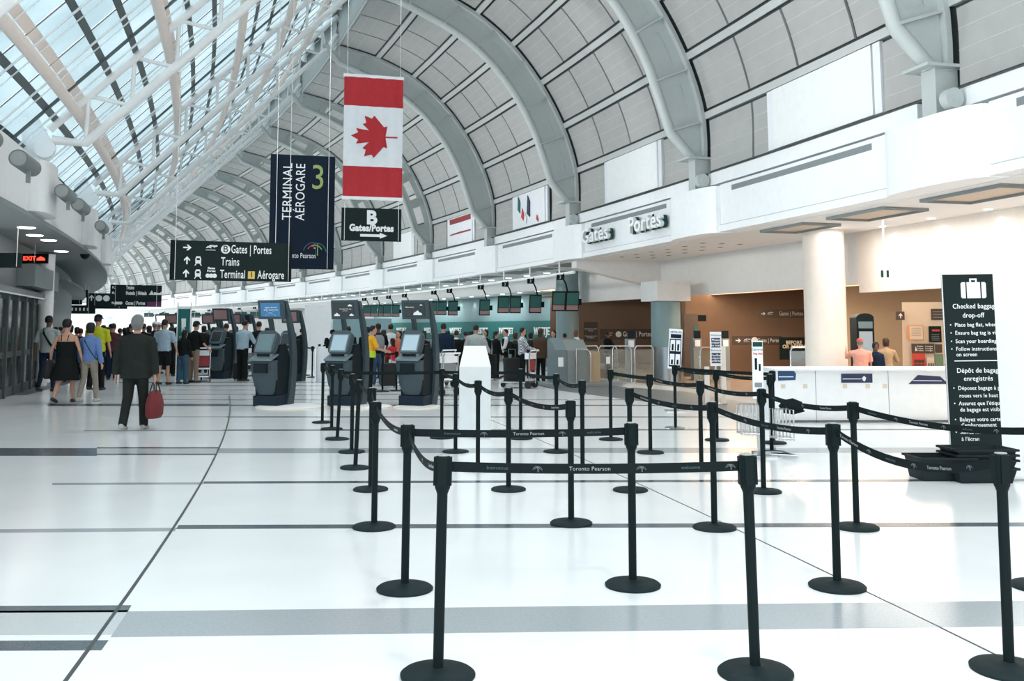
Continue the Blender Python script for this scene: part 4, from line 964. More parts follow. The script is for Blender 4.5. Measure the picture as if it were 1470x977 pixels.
for (x0, x1, y0, y1, Y, m, lb, cat) in ((108, 126, 416, 427, 46, 'sign_black', 'small square black sign hanging left of the up-arrow sign', 'sign'), (99, 118, 428, 437, 50, 'sign_black', 'small black double sign in the far left cluster', 'sign'),
        (86, 137, 438, 450, 48, 'sign_black', 'long low black information board in the far left distance', 'board'), (82, 94, 430, 442, 40, 'black', 'black-framed bright white lightbox in the far left distance', 'lightbox'), (69, 81, 432, 441, 44, 'screen_white', 'plain bright white lightbox at the far left', 'lightbox'), (62, 78, 427, 433, 45, 'navy_label', 'dark navy fascia strip left of the far lightboxes', 'sign')):
    t, bd, W, H = board('distant_sign', lb, x0, x1, y0, y1, Y, math.radians(20), m, cat, .1, (-.3, .3), 4.6)
    if 'framed' in lb: fl_(bd, 'lit_face', [(-.4 * W, .12 * H), (.4 * W, .12 * H), (.4 * W, .88 * H), (-.4 * W, .88 * H)], 'screen_white', -.055)
    if 'board' in lb:
        for i in range(7): fl_(bd, 'white_mark', [((-.4 + i * .11) * W, .35 * H), ((-.35 + i * .11) * W, .35 * H), ((-.35 + i * .11) * W, .7 * H), ((-.4 + i * .11) * W, .7 * H)], 'text_white', -.055)
t = thing('round_red_sign', 'small round red sign above the framed white lightbox', 'sign', D(87.5, 428, 40), math.radians(20)); MB().prism([(x, 0, z) for x, z in circ(0, .1, .16, 20)], (0, .05, 0)).build('disc', 'poster_red', t)
MB().path([(0, .02, .2), (0, .02, 1.0)], .01, 5).build('suspension_wire', 'steel', t)
# left edge sign and red led
t, bd, W, H = board('hanging_sign', 'plain black hanging sign at the left edge under the canopy', -20, 30, 363, 384, 20, 0, 'sign_black', wires=(.42,), wz=3.9)
t, bd, W, H = board('exit_sign', 'small black exit sign with red lit letters under the left canopy', 33, 69, 364, 378, 24, 0, 'black', th=.06, wires=(.0,), wz=3.80)
text('EXIT', -.14, -.035, H * .5, .15, 'red_led', bd, bold=.004); flat('lit_strip', [(.05, H * .3), (.26, H * .3), (.26, H * .5), (.15, H * .72), (.05, H * .5)], -.035, .004, 'red_led', bd)
# uplighter drums and spotlights
for i, (k, lb) in enumerate(((1.2, 'grey cylindrical floodlight nearest on the left ledge, cut by the frame'), (1.52, 'grey cylindrical floodlight on the left ledge above the first rounded pier'), (2.0, 'grey cylindrical floodlight lying between the first two rounded piers'), (2.27, 'grey cylindrical floodlight on the left ledge before the second rounded pier'), (2.85, 'grey cylindrical floodlight farther along the left ledge'))):
    p = P(k, 14.32, 4.3); t = thing('floodlight', lb, 'light', p, hd(k), 'floodlights on the left ledge')
    MB().path([(0, -.5, .05), (0, .5, .05)], .145, 20).build('drum', 'spot_grey', t, smooth=True); MB().path([(0, -.51, .05), (0, -.49, .05)], .12, 20).build('lens', 'lens_grey', t); MB().box((.05, 0, -.12), (.06, .08, .3)).build('bracket', 'vent_grey', t)
ordn = ['first', 'second', 'third', 'fourth', 'fifth', 'sixth', 'seventh', 'eighth', 'ninth', 'tenth', 'eleventh', 'twelfth', 'thirteenth', 'fourteenth', 'fifteenth', 'sixteenth']
for j in range(16):
    kk = 3.8 + .235 * j; p = P(kk, 6.75, 13.85)
    t = thing('spotlight', 'white can spotlight under the roof ridge, ' + ordn[j] + ' from the photo top', 'spotlight', p, hd(kk), 'spotlights along the roof ridge')
    MB().lathe([(.12, 0), (.125, .02), (.125, .42), (.08, .46)], 18).build('can', 'spot_white', t, smooth=True); MB().path([(0, 0, .44), (0, 0, .66)], .06, 8).build('neck', 'vent_grey', t)
band(6.7, 6.8, 14.48, 14.55, -.2, 14).build('light_track', 'spot_white', w1)
# long guy wires in the left half
for px, lb in ((253, 'suspension rod'), (424, 'rod')): pass
# teal info banner
t, bd, W, H = board('info_banner', 'teal upright information banner with a white figure behind the queueing couple', 254, 273, 440, 542, 30, math.radians(10), 'teal', 'banner', .06)
t.location.z = 0; MB().box((0, 0, H + .03), (W, .08, .08)).build('white_header', 'text_white', bd)
for x in (-.5, .5): MB().box((x * W, 0, H * .5 + .05), (.03, .08, H + .3)).build('side_pole', 'chrome', t)
fl_(bd, 'figure_icon', [(-.08, H * .86), (.06, H * .86), (.06, H * .74), (.02, H * .74), (.02, H * .66), (-.02, H * .74), (-.06, H * .66)], 'text_white', -.035)
for v in (.6, .55): text('welcome', 0, -.035, H * v, .07, 'text_white', bd)
# ================================================================ RIGHT: CHECKED BAGGAGE SIGN
gf = G(1368, 668); Ys = gf.y
a, c = D(1365, 640, Ys), D(1438, 640, Ys); tp = D(1352, 394, Ys); W = c.x - a.x; H = tp.z - a.z
t = thing('baggage_drop_sign', 'tall dark green sign with a suitcase symbol, Checked baggage drop-off', 'sign', (a.x, Ys, 0), 0); t.rotation_euler = (0, -.012, 0)
bd = MB().box((W / 2, 0, a.z + H / 2), (W, .035, H)).build('sign_panel', 'sign_black', t)
MB().path([(-.0, .0, 0), (-.0, .0, a.z + H)], .014, 8).build('side_pole', 'chrome', t); MB().box((.0, .1, .012), (.10, .5, .024)).build('foot', 'chrome', t); MB().box((W, .1, .012), (.10, .5, .024)).build('foot', 'chrome', t); MB().path([(W, .02, 0), (W, .02, a.z + H)], .010, 8).build('side_pole', 'chrome', t)
Z = lambda y: D(1400, y, Ys).z
def st(s, x, y, size, al='LEFT', b=.0004): return text(s, x, -.022, Z(y), size, 'text_white', bd, align=al, bold=b, ext=.0015, sx=.90)
cx = W * .60
st('Checked baggage', .10, 440, .082); st('drop-off', cx - .02, 453, .082, 'CENTER')
for y, s in ((466.5, 'Place bag flat, wheels'), (478, 'Ensure bag tag is visible'), (490, 'Scan your boarding pass'), (501, 'Follow instructions')): st('•  ' + s, .055, y, .066)
st('on screen', .115, 509, .066)
flat('rule_line', [(.09, Z(518.5)), (W - .0, Z(518.5)), (W - .0, Z(517.3)), (.09, Z(517.3))], -.019, .002, 'text_white', bd)
st('Dépôt de bagages', .11, 532, .082); st('enregistrés', cx, 543.5, .082, 'CENTER')
for y, s in ((557, 'Déposez bagage à plat,'), (579, "Assurez que l'étiquette"), (602, 'Balayez votre carte'), (620, 'Suivez les instructions')): st('•  ' + s, .055, y, .066)
for y, s in ((568, 'roues vers le haut'), (588, 'de bagage est visible'), (610, "d'embarquement"), (630, "à l'écran")): st(s, .125, y, .066)
# keep the lettering inside the board
for o in list(bd.children):
    if o.name.startswith('lettering'):
        me = o.data; x1 = max(v.co.x for v in me.vertices) + o.location.x
        if x1 > W - .012:
            me = me.copy(); bm = bmesh.new(); bm.from_mesh(me); cut = W - .004 - o.location.x
            bmesh.ops.bisect_plane(bm, geom=bm.verts[:] + bm.edges[:] + bm.faces[:], plane_co=(cut, 0, 0), plane_no=(1, 0, 0), clear_outer=True); bm.to_mesh(me); bm.free(); o.data = me
sx_, sz_ = cx + .0, Z(415); u = .0081
su = [(-18, -14), (18, -14), (20, -12), (20, 8), (18, 10), (-18, 10), (-20, 8), (-20, -12)]
flat('suitcase_icon', [(sx_ + p * u * .94, sz_ + q * u) for p, q in su], -.019, .003, 'flag_white', bd)
for x in (-11, 11): flat('suitcase_strap', [(sx_ + (x - .9) * u, sz_ - 14 * u), (sx_ + (x + .9) * u, sz_ - 14 * u), (sx_ + (x + .9) * u, sz_ + 10 * u), (sx_ + (x - .9) * u, sz_ + 10 * u)], -.0225, .002, 'sign_black', bd)
flat('suitcase_handle', [(sx_ + p * u, sz_ + q * u) for p, q in ((-5.5, 10), (-5.5, 15.5), (5.5, 15.5), (5.5, 10), (3.2, 10), (3.2, 13), (-3.2, 13), (-3.2, 10))], -.019, .003, 'flag_white', bd)
# ---- trays
def tray(px0, px1, ytop, ybot, rz, label, n=1, z0=0.0, Y=None):
    a = G(px0, ybot) if Y is None else D(px0, ybot, Y); Yd = a.y; c = D(px1, ybot, Yd); W = c.x - a.x; H = (D(px0, ytop, Yd).z - D(px0, ybot, Yd).z); dp = .42
    t = thing('baggage_tray', label, 'tray', ((a.x + c.x) / 2, Yd + dp / 2, z0), rz, 'stacked black baggage trays')
    b = MB(); e = .86
    ob = [(-W / 2 * e, -dp / 2 * e, 0), (W / 2 * e, -dp / 2 * e, 0), (W / 2 * e, dp / 2 * e, 0), (-W / 2 * e, dp / 2 * e, 0)]; ot = [(-W / 2, -dp / 2, H), (W / 2, -dp / 2, H), (W / 2, dp / 2, H), (-W / 2, dp / 2, H)]
    k = .94; ib = [(x * k, y * k, .02) for x, y, z in ob]; it = [(x * k, y * k, H) for x, y, z in ot]
    b.add(ob + ot + ib + it, [(3, 2, 1, 0), (8, 9, 10, 11)] + [(i, (i + 1) % 4, 4 + (i + 1) % 4, 4 + i) for i in range(4)] + [(4 + i, 4 + (i + 1) % 4, 12 + (i + 1) % 4, 12 + i) for i in range(4)] + [(8 + (i + 1) % 4, 8 + i, 12 + i, 12 + (i + 1) % 4) for i in range(4)])
    b.build('tray_body', 'tray', t)
    b = MB()
    for x0, y0, wx, wy in ((0, -dp / 2, W + .04, .03), (0, dp / 2, W + .04, .03), (-W / 2, 0, .03, dp), (W / 2, 0, .03, dp)): b.box((x0, y0, H - .012), (wx, wy, .024))
    b.build('rim', 'tray', t)
    return H
tray(1322, 1402, 657, 691, 0, 'long black baggage tray lying left of the tray stack')
tray(1374, 1462, 672, 694, .05, 'lowest black baggage tray of the stack beside the sign'); 
for i in range(3): tray(1374, 1462, 672, 690, .05, ['second black tray in the stack beside the sign', 'third black tray in the stack beside the sign', 'topmost black tray of the stack beside the sign'][i], z0=.09 + i * .055)
# ---- white counter with labels
Yc = 16.6
g = D(1235, 600, Yc)
a, c = D(1112, 600, Yc), D(1420, 600, Yc); top = D(1235, 531, Yc).z; H = top; W = c.x - a.x
t = thing('drop_off_counter', 'long white baggage drop-off counter with dark lane labels', 'counter', ((a.x + c.x) / 2, Yc, 0), math.radians(1))
MB().box((0, .5, H / 2), (W, 1.0, H)).build('counter_body', 'white_paint', t); MB().box((0, .45, H + .012), (W + .04, 1.14, .03)).build('counter_top', 'white_paint', t)
X = lambda px: D(px, 540, Yc).x - (a.x + c.x) / 2; Zc = lambda py: D(1235, py, Yc).z
l1 = flat('lane_label', [(X(1116), Zc(546)), (X(1141), Zc(545)), (X(1142), Zc(536)), (X(1139), Zc(532)), (X(1116), Zc(532))], -.002, .006, 'blue_label', t)
l2 = flat('lane_label', [(X(1207), Zc(549)), (X(1252), Zc(549)), (X(1252), Zc(536)), (X(1207), Zc(536))], -.002, .006, 'navy_label', t)
l3 = flat('lane_label', [(X(1304), Zc(551)), (X(1362), Zc(551)), (X(1350), Zc(540)), (X(1318), Zc(538))], -.002, .006, 'navy_label', t)
flat('text_line', [(X(1117), Zc(541)), (X(1138), Zc(541)), (X(1138), Zc(539.8)), (X(1117), Zc(539.8))], -.009, .002, 'text_white', l1); flat('text_line', [(X(1209), Zc(544)), (X(1236), Zc(544)), (X(1236), Zc(543)), (X(1209), Zc(543))], -.009, .002, 'text_white', l2); flat('text_line', [(X(1310), Zc(546.5)), (X(1352), Zc(547)), (X(1352), Zc(546)), (X(1310), Zc(545.5))], -.009, .002, 'text_white', l3)
flat('map_graphic', [(X(1238), Zc(546)), (X(1241), Zc(547)), (X(1243), Zc(542)), (X(1240), Zc(539)), (X(1237), Zc(542))], -.009, .002, 'text_white', l2)
for px in (1123, 1155, 1212, 1270, 1245): flat('socket', [(X(px - 3), Zc(557)), (X(px + 3), Zc(557)), (X(px + 3), Zc(551)), (X(px - 3), Zc(551))], -.002, .006, 'poster_cream', t)
for px in (1170, 1275): MB().box((X(px), -.001, H / 2), (.008, .006, H)).build('panel_joint', 'vent_grey', t)
MB().box((0, .05, .03), (W, .3, .0)).build('kick', 'white_paint', t)
# bright white cabinet at right
t, W, H = boxthing('white_cabinet', 'tall bright white cabinet at the right edge behind the tray stack', 'cabinet', 1428, 1640, 395, 652, 'white_paint', 1.2)
MB().box((-.1, -.006, H * .5), (.01, .012, H * .94)).build('door_seam', 'purlin', t)
# ---- notice stands
def nstand(nm, label, px0, px1, y0, y1, yf, tilt=0, m='flag_white'):
    g = G((px0 + px1) / 2, yf); Yd = g.y; a, c = D(px0, y1, Yd), D(px1, y1, Yd); W = c.x - a.x; z0 = a.z; z1 = D(px0, y0, Yd).z
    t = thing(nm, label, 'sign', g, 0); bd = MB(); bd.X = Matrix.Translation((0, 0, (z0 + z1) / 2)) @ Matrix.Rotation(tilt, 4, 'Y'); X0 = bd.X.copy(); bd.box((0, 0, 0), (W, .03, z1 - z0)); bd = bd.build('sign_panel', m, t)
    MB().path([(0, .03, 0), (0, .03, z1 - .1)], .02, 8).build('pole', 'chrome', t); MB().box((0, .03, .01), (.4, .35, .02)).build('foot', 'chrome', t)
    def q(nm, u0, v0, u1, v1, mm, lvl=0):
        b = MB(); b.X = X0; H = z1 - z0; b.box((((u0 + u1) / 2 - .5) * W, -.017 - lvl * .004, (.5 - (v0 + v1) / 2) * H), ((u1 - u0) * W, .004, (v1 - v0) * H)); return b.build(nm, mm, bd)
    def w_(s, u, v, size, mm='text_white'):
        e = link('lettering', textmesh(s, size, mm, ext=.001, bold=.001), bd); e.matrix_basis = X0 @ Matrix.Translation(((u - .5) * W, -.024, (.5 - v) * (z1 - z0)))
    return t, bd, q, w_
t, bd, q, w_ = nstand('size_notice_stand', 'tilted white notice stand with four phone-like pictures beside the blue-grey column', 961, 980, 472, 529, 590, .06)
w_('carry-on', .5, .07, .06, 'navy_label'); q('header_bar', .12, .13, .92, .23, 'sign_navy'); q('picture_panel', .06, .25, .94, .95, 'sign_navy')
for u in (.12, .54):
    for v in (.28, .63): q('picture_card', u, v, u + .34, v + .28, 'flag_white', 1); q('picture_bag', u + .1, v + (.1 if v < .5 else .14), u + .24, v + .26, 'black', 2)
t, bd, q, w_ = nstand('notice_stand', 'white notice stand with two navy squares of text', 1021, 1037, 476, 525, 580)
q('navy_square', .1, .18, .9, .46, 'navy_label'); q('navy_square', .1, .62, .9, .92, 'navy_label')
for v, s in ((.24, 'Please'), (.32, 'prepare'), (.40, 'to scan'), (.69, 'Veuillez'), (.77, 'préparer'), (.85, 'numériser')): w_(s, .5, v, .065)
w_('Welcome', .5, .1, .055, 'vent_grey'); w_('Bienvenue', .5, .54, .05, 'vent_grey')
MB().box((.18, .1, .62), (.10, .05, 1.24)).build('rear_post', 'warm_white', t); MB().box((-.18, .1, .4), (.10, .05, .8)).build('rear_post', 'warm_white', t)
t, bd, q, w_ = nstand('bag_sizer_sign', 'slim upright bag sizer sign with a green top strip', 1083, 1098, 489, 572, 655)
q('green_strip', .05, .02, .95, .10, 'letters_green'); q('bag_picture', .2, .30, .42, .50, 'black'); q('bag_picture', .58, .40, .76, .52, 'black'); q('text_block', .15, .72, .85, .8, 'vent_grey'); w_('Carry-on', .5, .15, .04, 'vent_grey'); w_('bag size', .5, .22, .035, 'poster_red')
# silver bag sizer frame
g = G(1105, 655); t = thing('bag_sizer', 'silver wire bag sizer basket with a metal foot behind the queue posts', 'bag sizer', g)
sc = g.y / FPX
def wb(nm, pts, r=.009): return MB().path([(x * sc, y, z) for x, y, z in pts], r, 6).build(nm, 'chrome', t, smooth=True)
for x0 in (-42, 5):
    zt = .66 if x0 < 0 else .60
    for z in (zt - .22, zt - .36): wb('basket_ring', [(x0, -.12, z), (x0 + 24, -.2, z), (x0 + 26, .1, z), (x0, .15, z), (x0, -.12, z)])
    for i in range(6): wb('basket_wire', [(x0 + i * 4.8, -.12 - .013 * i, zt - .38), (x0 + i * 4.8, -.12 - .013 * i, zt), (x0 + i * 4.8, .13, zt), (x0 + i * 4.8, .13, zt - .38)])
wb('upright', [(-14, .02, 0), (-14, .02, .9)], .02); wb('foot_tube', [(-48, -.15, .03), (-20, -.25, .03), (0, -.05, .03), (30, -.25, .03), (26, .2, .03), (-20, .2, .03)], .018)
# ---- shop interior things
def wsign(nm, label, px0, px1, y0, y1, Y, m, cat='sign', th=.05, rz=0):
    return board(nm, label, px0, px1, y0, y1, Y, rz, m, cat, th)
t, bd, W, H = wsign('wall_sign', 'dark wall sign reading B Gates Portes left of the blue-grey column', 861, 940, 472, 487, 41.2, 'brown_dark')
text('Gates | Portes', .18 * W, -.03, H * .5, .30, 'text_white', bd, .52 * W, bold=.004); fl_(bd, 'letter_disc', circ(-.16 * W, H * .5, .13), 'text_white', -.03); plane_icon(bd, -.33 * W, H * .5, .3, -.03)
t, bd, W, H = wsign('wall_poster', 'tall dark poster on the brown wall left of the Gates Portes wall sign', 838, 858, 462, 490, 41.4, 'brown_dark', 'poster')
for v, s in ((.65, 'Departures level'), (.55, 'Niveau'), (.28, 'Passengers only'), (.2, 'Passagers')): text(s, 0, -.03, H * v, .075, 'text_white', bd)
t, bd, W, H = wsign('wall_sign', 'dark wall sign with right arrow behind the bag sizer sign', 1051, 1122, 482, 495, 33.3, 'brown_dark')
fl_(bd, 'arrow', arrow('r', -.38 * W, H * .5, H * .6), 'text_white', -.03); plane_icon(bd, -.2 * W, H * .5, .25, -.03); fl_(bd, 'letter_disc', circ(-.05 * W, H * .5, .12), 'text_white', -.03); text('Gates | Portes', .24 * W, -.03, H * .5, .2, 'text_white', bd, .45 * W)
t, bd, W, H = wsign('hanging_sign', 'long dark hanging gates sign high on the brown wall', 1087, 1158, 444, 456, 32.6, 'brown_dark'); text('Gates | Portes', .18 * W, -.03, H * .5, .2, 'purlin', bd, .48 * W); fl_(bd, 'arrow', arrow('r', -.38 * W, H * .5, H * .5), 'purlin', -.03); plane_icon(bd, -.24 * W, H * .5, .2, -.03, 'purlin')
t, bd, W, H = wsign('notice_board', 'black board reading Before or After at the left of the white column', 1119, 1160, 484, 516, 32.4, 'sign_black', 'board'); text('BEFORE', 0, -.03, H * .76, .17, 'poster_cream', bd, .55 * W, bold=.006); text('OR AFTER?', 0, -.03, H * .58, .17, 'poster_cream', bd, .8 * W, bold=.006)
t, bd, W, H = wsign('wall_speaker', 'small black box on the brown wall right of the blue-grey column', 1001, 1013, 452, 461, 33.5, 'black', 'speaker', .2)
t, bd, W, H = wsign('dark_doorway_panel', 'tall dark panel with a lit green exit symbol right of the column', 982, 1002, 470, 560, 32, 'brown_dark', 'panel', .2); t.location.z = 0
fl_(bd, 'exit_symbol', [(.1, H * .72), (.22, H * .72), (.22, H * .80), (.1, H * .80)], 'screen_teal', -.11)
Yw = 25.6
t, bd, W, H = wsign('ticket_machine', 'tall blue-black machine with an arched top right of the white column', 1226, 1251, 457, 560, 25.2, 'kiosk_dark', 'machine', .5); t.location.z = 0
MB().prism([(x, -.25, z) for x, z in [(-W / 2, H)] + [(W / 2 * math.cos(math.pi - math.pi * i / 10), H + .12 * math.sin(math.pi * i / 10)) for i in range(11)]], (0, .5, 0)).build('arched_top', 'kiosk_dark', t); MB().box((0, -.26, H * .90), (W * .8, .02, .18)).build('lit_header', 'screen_blue', t); MB().box((0, -.26, H * .6), (W * .75, .02, .8)).build('screen', 'steel', t)
t, bd, W, H = wsign('hanging_sign', 'small dark sign with a white up arrow above the group of three', 1286, 1298, 447, 459, 24.5, 'brown_dark'); fl_(bd, 'arrow', arrow('u', 0, H * .5, H * .6), 'text_white', -.03)
def wp(label, x0, x1, y0, y1, m, Y=24.4, nm='wall_poster', cat='poster'): return wsign(nm, label, x0, x1, y0, y1, Y, m, cat, .04)
pw = MB().hexa([D(1295, 520, 24.6), D(1375, 520, 24.3), D(1375, 520, 24.8), D(1295, 520, 25.1)], [D(1295, 446, 24.6), D(1375, 446, 24.3), D(1375, 446, 24.8), D(1295, 446, 25.1)])
for i in range(len(pw.v)): 
    if i < 4: pw.v[i] = Vector((pw.v[i].x, pw.v[i].y, 0))
    else: pw.v[i] = Vector((pw.v[i].x, pw.v[i].y, 2.3))
pw.build('wall_niche', 'cream_wall', kind='structure')
t, bd, W, H = wp('white poster in an orange frame on the cream wall', 1304, 1325, 467, 488, 'orange'); fl_(bd, 'poster_sheet', [(-W * .45, H * .05), (W * .45, H * .05), (W * .45, H * .95), (-W * .45, H * .95)], 'poster_cream', -.025)
for i in range(5): fl_(bd, 'text_line', [(-W * .32, H * (.3 + i * .12)), (W * .32, H * (.3 + i * .12)), (W * .32, H * (.33 + i * .12)), (-W * .32, H * (.33 + i * .12))], 'tan_wall', -.034)
t, bd, W, H = wp('dark poster with a red heading on the cream wall', 1334, 1351, 468, 491, 'sign_black'); fl_(bd, 'red_heading', [(-W * .3, H * .68), (W * .35, H * .68), (W * .35, H * .8), (-W * .3, H * .8)], 'poster_red', -.025)
for i in range(4): fl_(bd, 'text_line', [(-W * .35, H * (.12 + i * .12)), (W * .3, H * (.12 + i * .12)), (W * .3, H * (.15 + i * .12)), (-W * .35, H * (.15 + i * .12))], 'vent_grey', -.025)
t, bd, W, H = wp('dark wall sign with two white word columns above the red poster', 1309, 1341, 493, 507, 'brown_dark', nm='wall_sign', cat='sign')
for u in (-.15, .25):
    for v in (.72, .5, .3): text('Toilets' if u < 0 else 'Lounges', u * W, -.03, H * v, .055, 'text_white', bd)
fl_(bd, 'figure_icon', [(-W * .38, H * .25), (-W * .3, H * .25), (-W * .34, H * .75)], 'text_white', -.025)
t, bd, W, H = wp('small dark wall sign right of the two-column wall sign', 1343, 1352, 494, 506, 'brown_dark', nm='wall_sign', cat='sign')
t, bd, W, H = wp('dark lettered wall sign high beside the baggage sign', 1337, 1354, 443, 459, 'brown_dark', nm='wall_sign', cat='sign')
for i in range(3): fl_(bd, 'text_line', [(-W * .4, H * (.2 + i * .25)), (W * .4, H * (.2 + i * .25)), (W * .4, H * (.28 + i * .25)), (-W * .4, H * (.28 + i * .25))], 'vent_grey', -.025)
t, bd, W, H = wp('red poster with dark figures on the cream wall', 1310, 1328, 507, 532, 'poster_red')
for u in (-.28, .0, .28): fl_(bd, 'figure_icon', circ(u * W, H * .55, .05, 8), 'brown_dark', -.025); fl_(bd, 'figure_icon', [(u * W - .04, H * .4), (u * W + .04, H * .4), (u * W + .03, H * .3), (u * W - .03, H * .3)], 'brown_dark', -.025)
t, bd, W, H = wp('cream poster with small dark figures beside the red poster', 1330, 1341, 513, 532, 'poster_cream')
for u in (-.25, .05, .3): fl_(bd, 'figure_icon', [(u * W - .02, H * .3), (u * W + .02, H * .3), (u * W + .01, H * .6), (u * W - .01, H * .6)], 'brown_dark', -.025)
t, bd, W, H = wp('green poster right of the cream poster', 1342, 1354, 508, 532, 'poster_green')
# small green exit sign
t, bd, W, H = board('exit_symbol_sign', 'small green running man exit sign hanging above the cream wall', 1264, 1275, 388, 398, 19, 0, 'text_white', wires=(), th=.06)
for u in (-.36, .36): fl_(bd, 'green_block', [((u - .14) * W, .0), ((u + .14) * W, .0), ((u + .14) * W, H), ((u - .14) * W, H)], 'letters_green', -.032)
MB().path([(0, 0, H), (0, 0, 3.87 - t.location.z)], .02, 6).build('stem', 'steel_white', t)
# security camera dome
t = thing('camera_dome', 'small dark camera dome below the second left pier', 'camera', P(3.1, 14.9, 3.62)); MB().lathe([(.02, -.02), (.1, .03), (.13, .1), (.14, .14)], 16).build('dome', 'kiosk_dark', t, smooth=True)
# ---- luggage trolleys
def trolley(px, py, rz, label, board_m='red_board', sc=1.0):
    t = thing('luggage_trolley', label, 'trolley', G(px, py), rz, 'luggage trolleys'); t.scale = (sc,) * 3
    for s in (-1, 1):
        MB().path([(s * .25, .0, .12), (s * .27, -.02, .95), (s * .27, -.08, 1.02)], .018, 8).build('upright', 'chrome', t, smooth=True)
        w = thing_part = MB().path([(s * .27 - .02, .02, .10), (s * .27 + .02, .02, .10)], .10, 16).build('wheel', 'rubber', t)
    MB().path([(-.27, -.08, 1.02), (.27, -.08, 1.02)], .022, 8).build('handle', 'text_white', t)
    MB().box((0, .02, .62), (.48, .02, .30)).build('advert_board', board_m, t); MB().box((0, .05, .87), (.46, .16, .16)).build('top_basket', 'flag_white', t)
    MB().box((0, .45, .16), (.46, .85, .03)).build('load_deck', 'chrome', t); MB().path([(-.02, .85, .08), (.02, .85, .08)], .07, 14).build('wheel', 'rubber', t)
    MB().box((0, .015, .40), (.48, .02, .05)).build('crossbar', 'text_white', t)
trolley(288, 548, .3, 'luggage trolley with a red board behind the man in khaki trousers'); trolley(333, 536, -.1, 'luggage trolley with a red board between the kiosk users'); trolley(360, 540, .4, 'empty silver luggage trolley beside the blue-shirted man', 'steel')
trolley(764, 557, 1.2, 'luggage trolley standing side-on before the airline counters'); trolley(642, 556, .9, 'white-framed luggage trolley left of the pedestal', 'vent_grey'); trolley(646, 568, .9, 'white-framed luggage trolley nearest the left edge of the pedestal', 'vent_grey')
def suitcase(px, py, rz, label, m='bag_black', h=.62, w_=.42, d=.26):
    t = thing('suitcase', label, 'suitcase', G(px, py), rz)
    b = MB(); b.box((0, 0, .05 + h / 2), (w_, d, h)); o = b.build('shell', m, t); md = o.modifiers.new('b', 'BEVEL'); md.width = .04; md.segments = 3
    MB().path([(-.1, d * .3, h), (-.1, d * .3, h + .3), (.1, d * .3, h + .3), (.1, d * .3, h)], .01, 6).build('handle', 'vent_grey', t)
    for s in (-1, 1): MB().path([(s * w_ * .4 - .015, 0, .035), (s * w_ * .4 + .015, 0, .035)], .035, 10).build('wheel', 'rubber', t)
suitcase(557, 556, .2, 'black suitcase standing among the queue behind the middle kiosks'); suitcase(345, 546, .1, 'dark suitcase beside the blue-shirted man at the kiosks', h=.5)
suitcase(736, 550, .3, 'black suitcase on the floor behind the woman with the dark backpack', h=.7, w_=.5); suitcase(700, 545, 0, 'dark suitcase right of the pedestal', h=.75, w_=.55)
# ================================================================ LEFT ENTRANCE DOORS
ea, ec = P(2.15, 16.0), P(3.22, 16.0); d = ec - ea; L = d.length; u = d.normalized(); ang = math.atan2(d.y, d.x)
t = link('door_1', None, None, ea, ang); t['kind'] = 'structure'; t.empty_display_size = .1
n = 7
for i in range(n + 1): MB().box((L * i / n, 0, 1.25), (.12, .16, 2.5)).build('door_post', 'door_frame', t)
for i in range(n):
    x = L * (i + .5) / n; lf = MB().box((x, 0, 1.2), (L / n - .14, .03, 2.2)).build('door_leaf', 'glass_dark', t)
    MB().box((x, 0, 1.0), (L / n - .12, .07, .14)).build('push_bar', 'door_frame', lf); MB().box((x + L / n * .3, -.03, 1.2), (.04, .03, .9)).build('pull_handle', 'door_frame', lf); MB().box((x, 0, .12), (L / n - .12, .06, .22)).build('kick_rail', 'door_frame', lf)
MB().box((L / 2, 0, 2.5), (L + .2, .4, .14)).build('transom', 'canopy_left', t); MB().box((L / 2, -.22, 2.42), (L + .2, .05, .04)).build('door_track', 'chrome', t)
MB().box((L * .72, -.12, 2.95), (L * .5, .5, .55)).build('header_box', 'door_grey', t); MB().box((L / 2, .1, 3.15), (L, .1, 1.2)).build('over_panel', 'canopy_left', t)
MB().box((L * .5, 1.6, 1.2), (L, .1, 2.4)).build('inner_door_line', 'glass_dark', t)
p = D(63, 500, 26.5); p.z = 0; t = thing('round_pillar', 'slim round grey pillar behind the man in the pale shirt', 'pillar', p); MB().lathe([(.2, 0), (.2, 3.7)], 20).build('shaft', 'canopy', t, smooth=True); MB().lathe([(.23, 0), (.23, .12)], 20).build('foot_ring', 'chrome', t)
# ================================================================ PEOPLE
def loft(b, rings, n=10, mi=0):
    """rings: (centre, rx, ry, R) with R a 3x3 whose columns x,y span the ring"""
    vs = []
    for c, rx, ry, R in rings:
        for j in range(n):
            a = 2 * math.pi * j / n; vs.append(Vector(c) + R @ Vector((rx * math.cos(a), ry * math.sin(a), 0)))
    m = len(rings)
    fs = [(i * n + j, i * n + (j + 1) % n, (i + 1) * n + (j + 1) % n, (i + 1) * n + j) for i in range(m - 1) for j in range(n)] + [tuple(range(n - 1, -1, -1)), tuple(range((m - 1) * n, m * n))]
    b.add(vs, fs, mi)
def baked(name, b, m, parent, voxel, smooth_it=3, slot=None):
    me = b.mesh(name, m, True)
    o = bpy.data.objects.new(name, me); COL.objects.link(o)
    r = o.modifiers.new('r', 'REMESH'); r.mode = 'VOXEL'; r.voxel_size = voxel; r.use_smooth_shade = True
    s = o.modifiers.new('s', 'SMOOTH'); s.iterations = smooth_it; s.factor = .5
    dg = bpy.context.evaluated_depsgraph_get(); me2 = bpy.data.meshes.new_from_object(o.evaluated_get(dg)); bpy.data.objects.remove(o)
    me2.materials.clear(); me2.materials.append(MT[m]); me2.name = name
    me2.polygons.foreach_set('use_smooth', [True] * len(me2.polygons))
    return link(name, me2, parent)
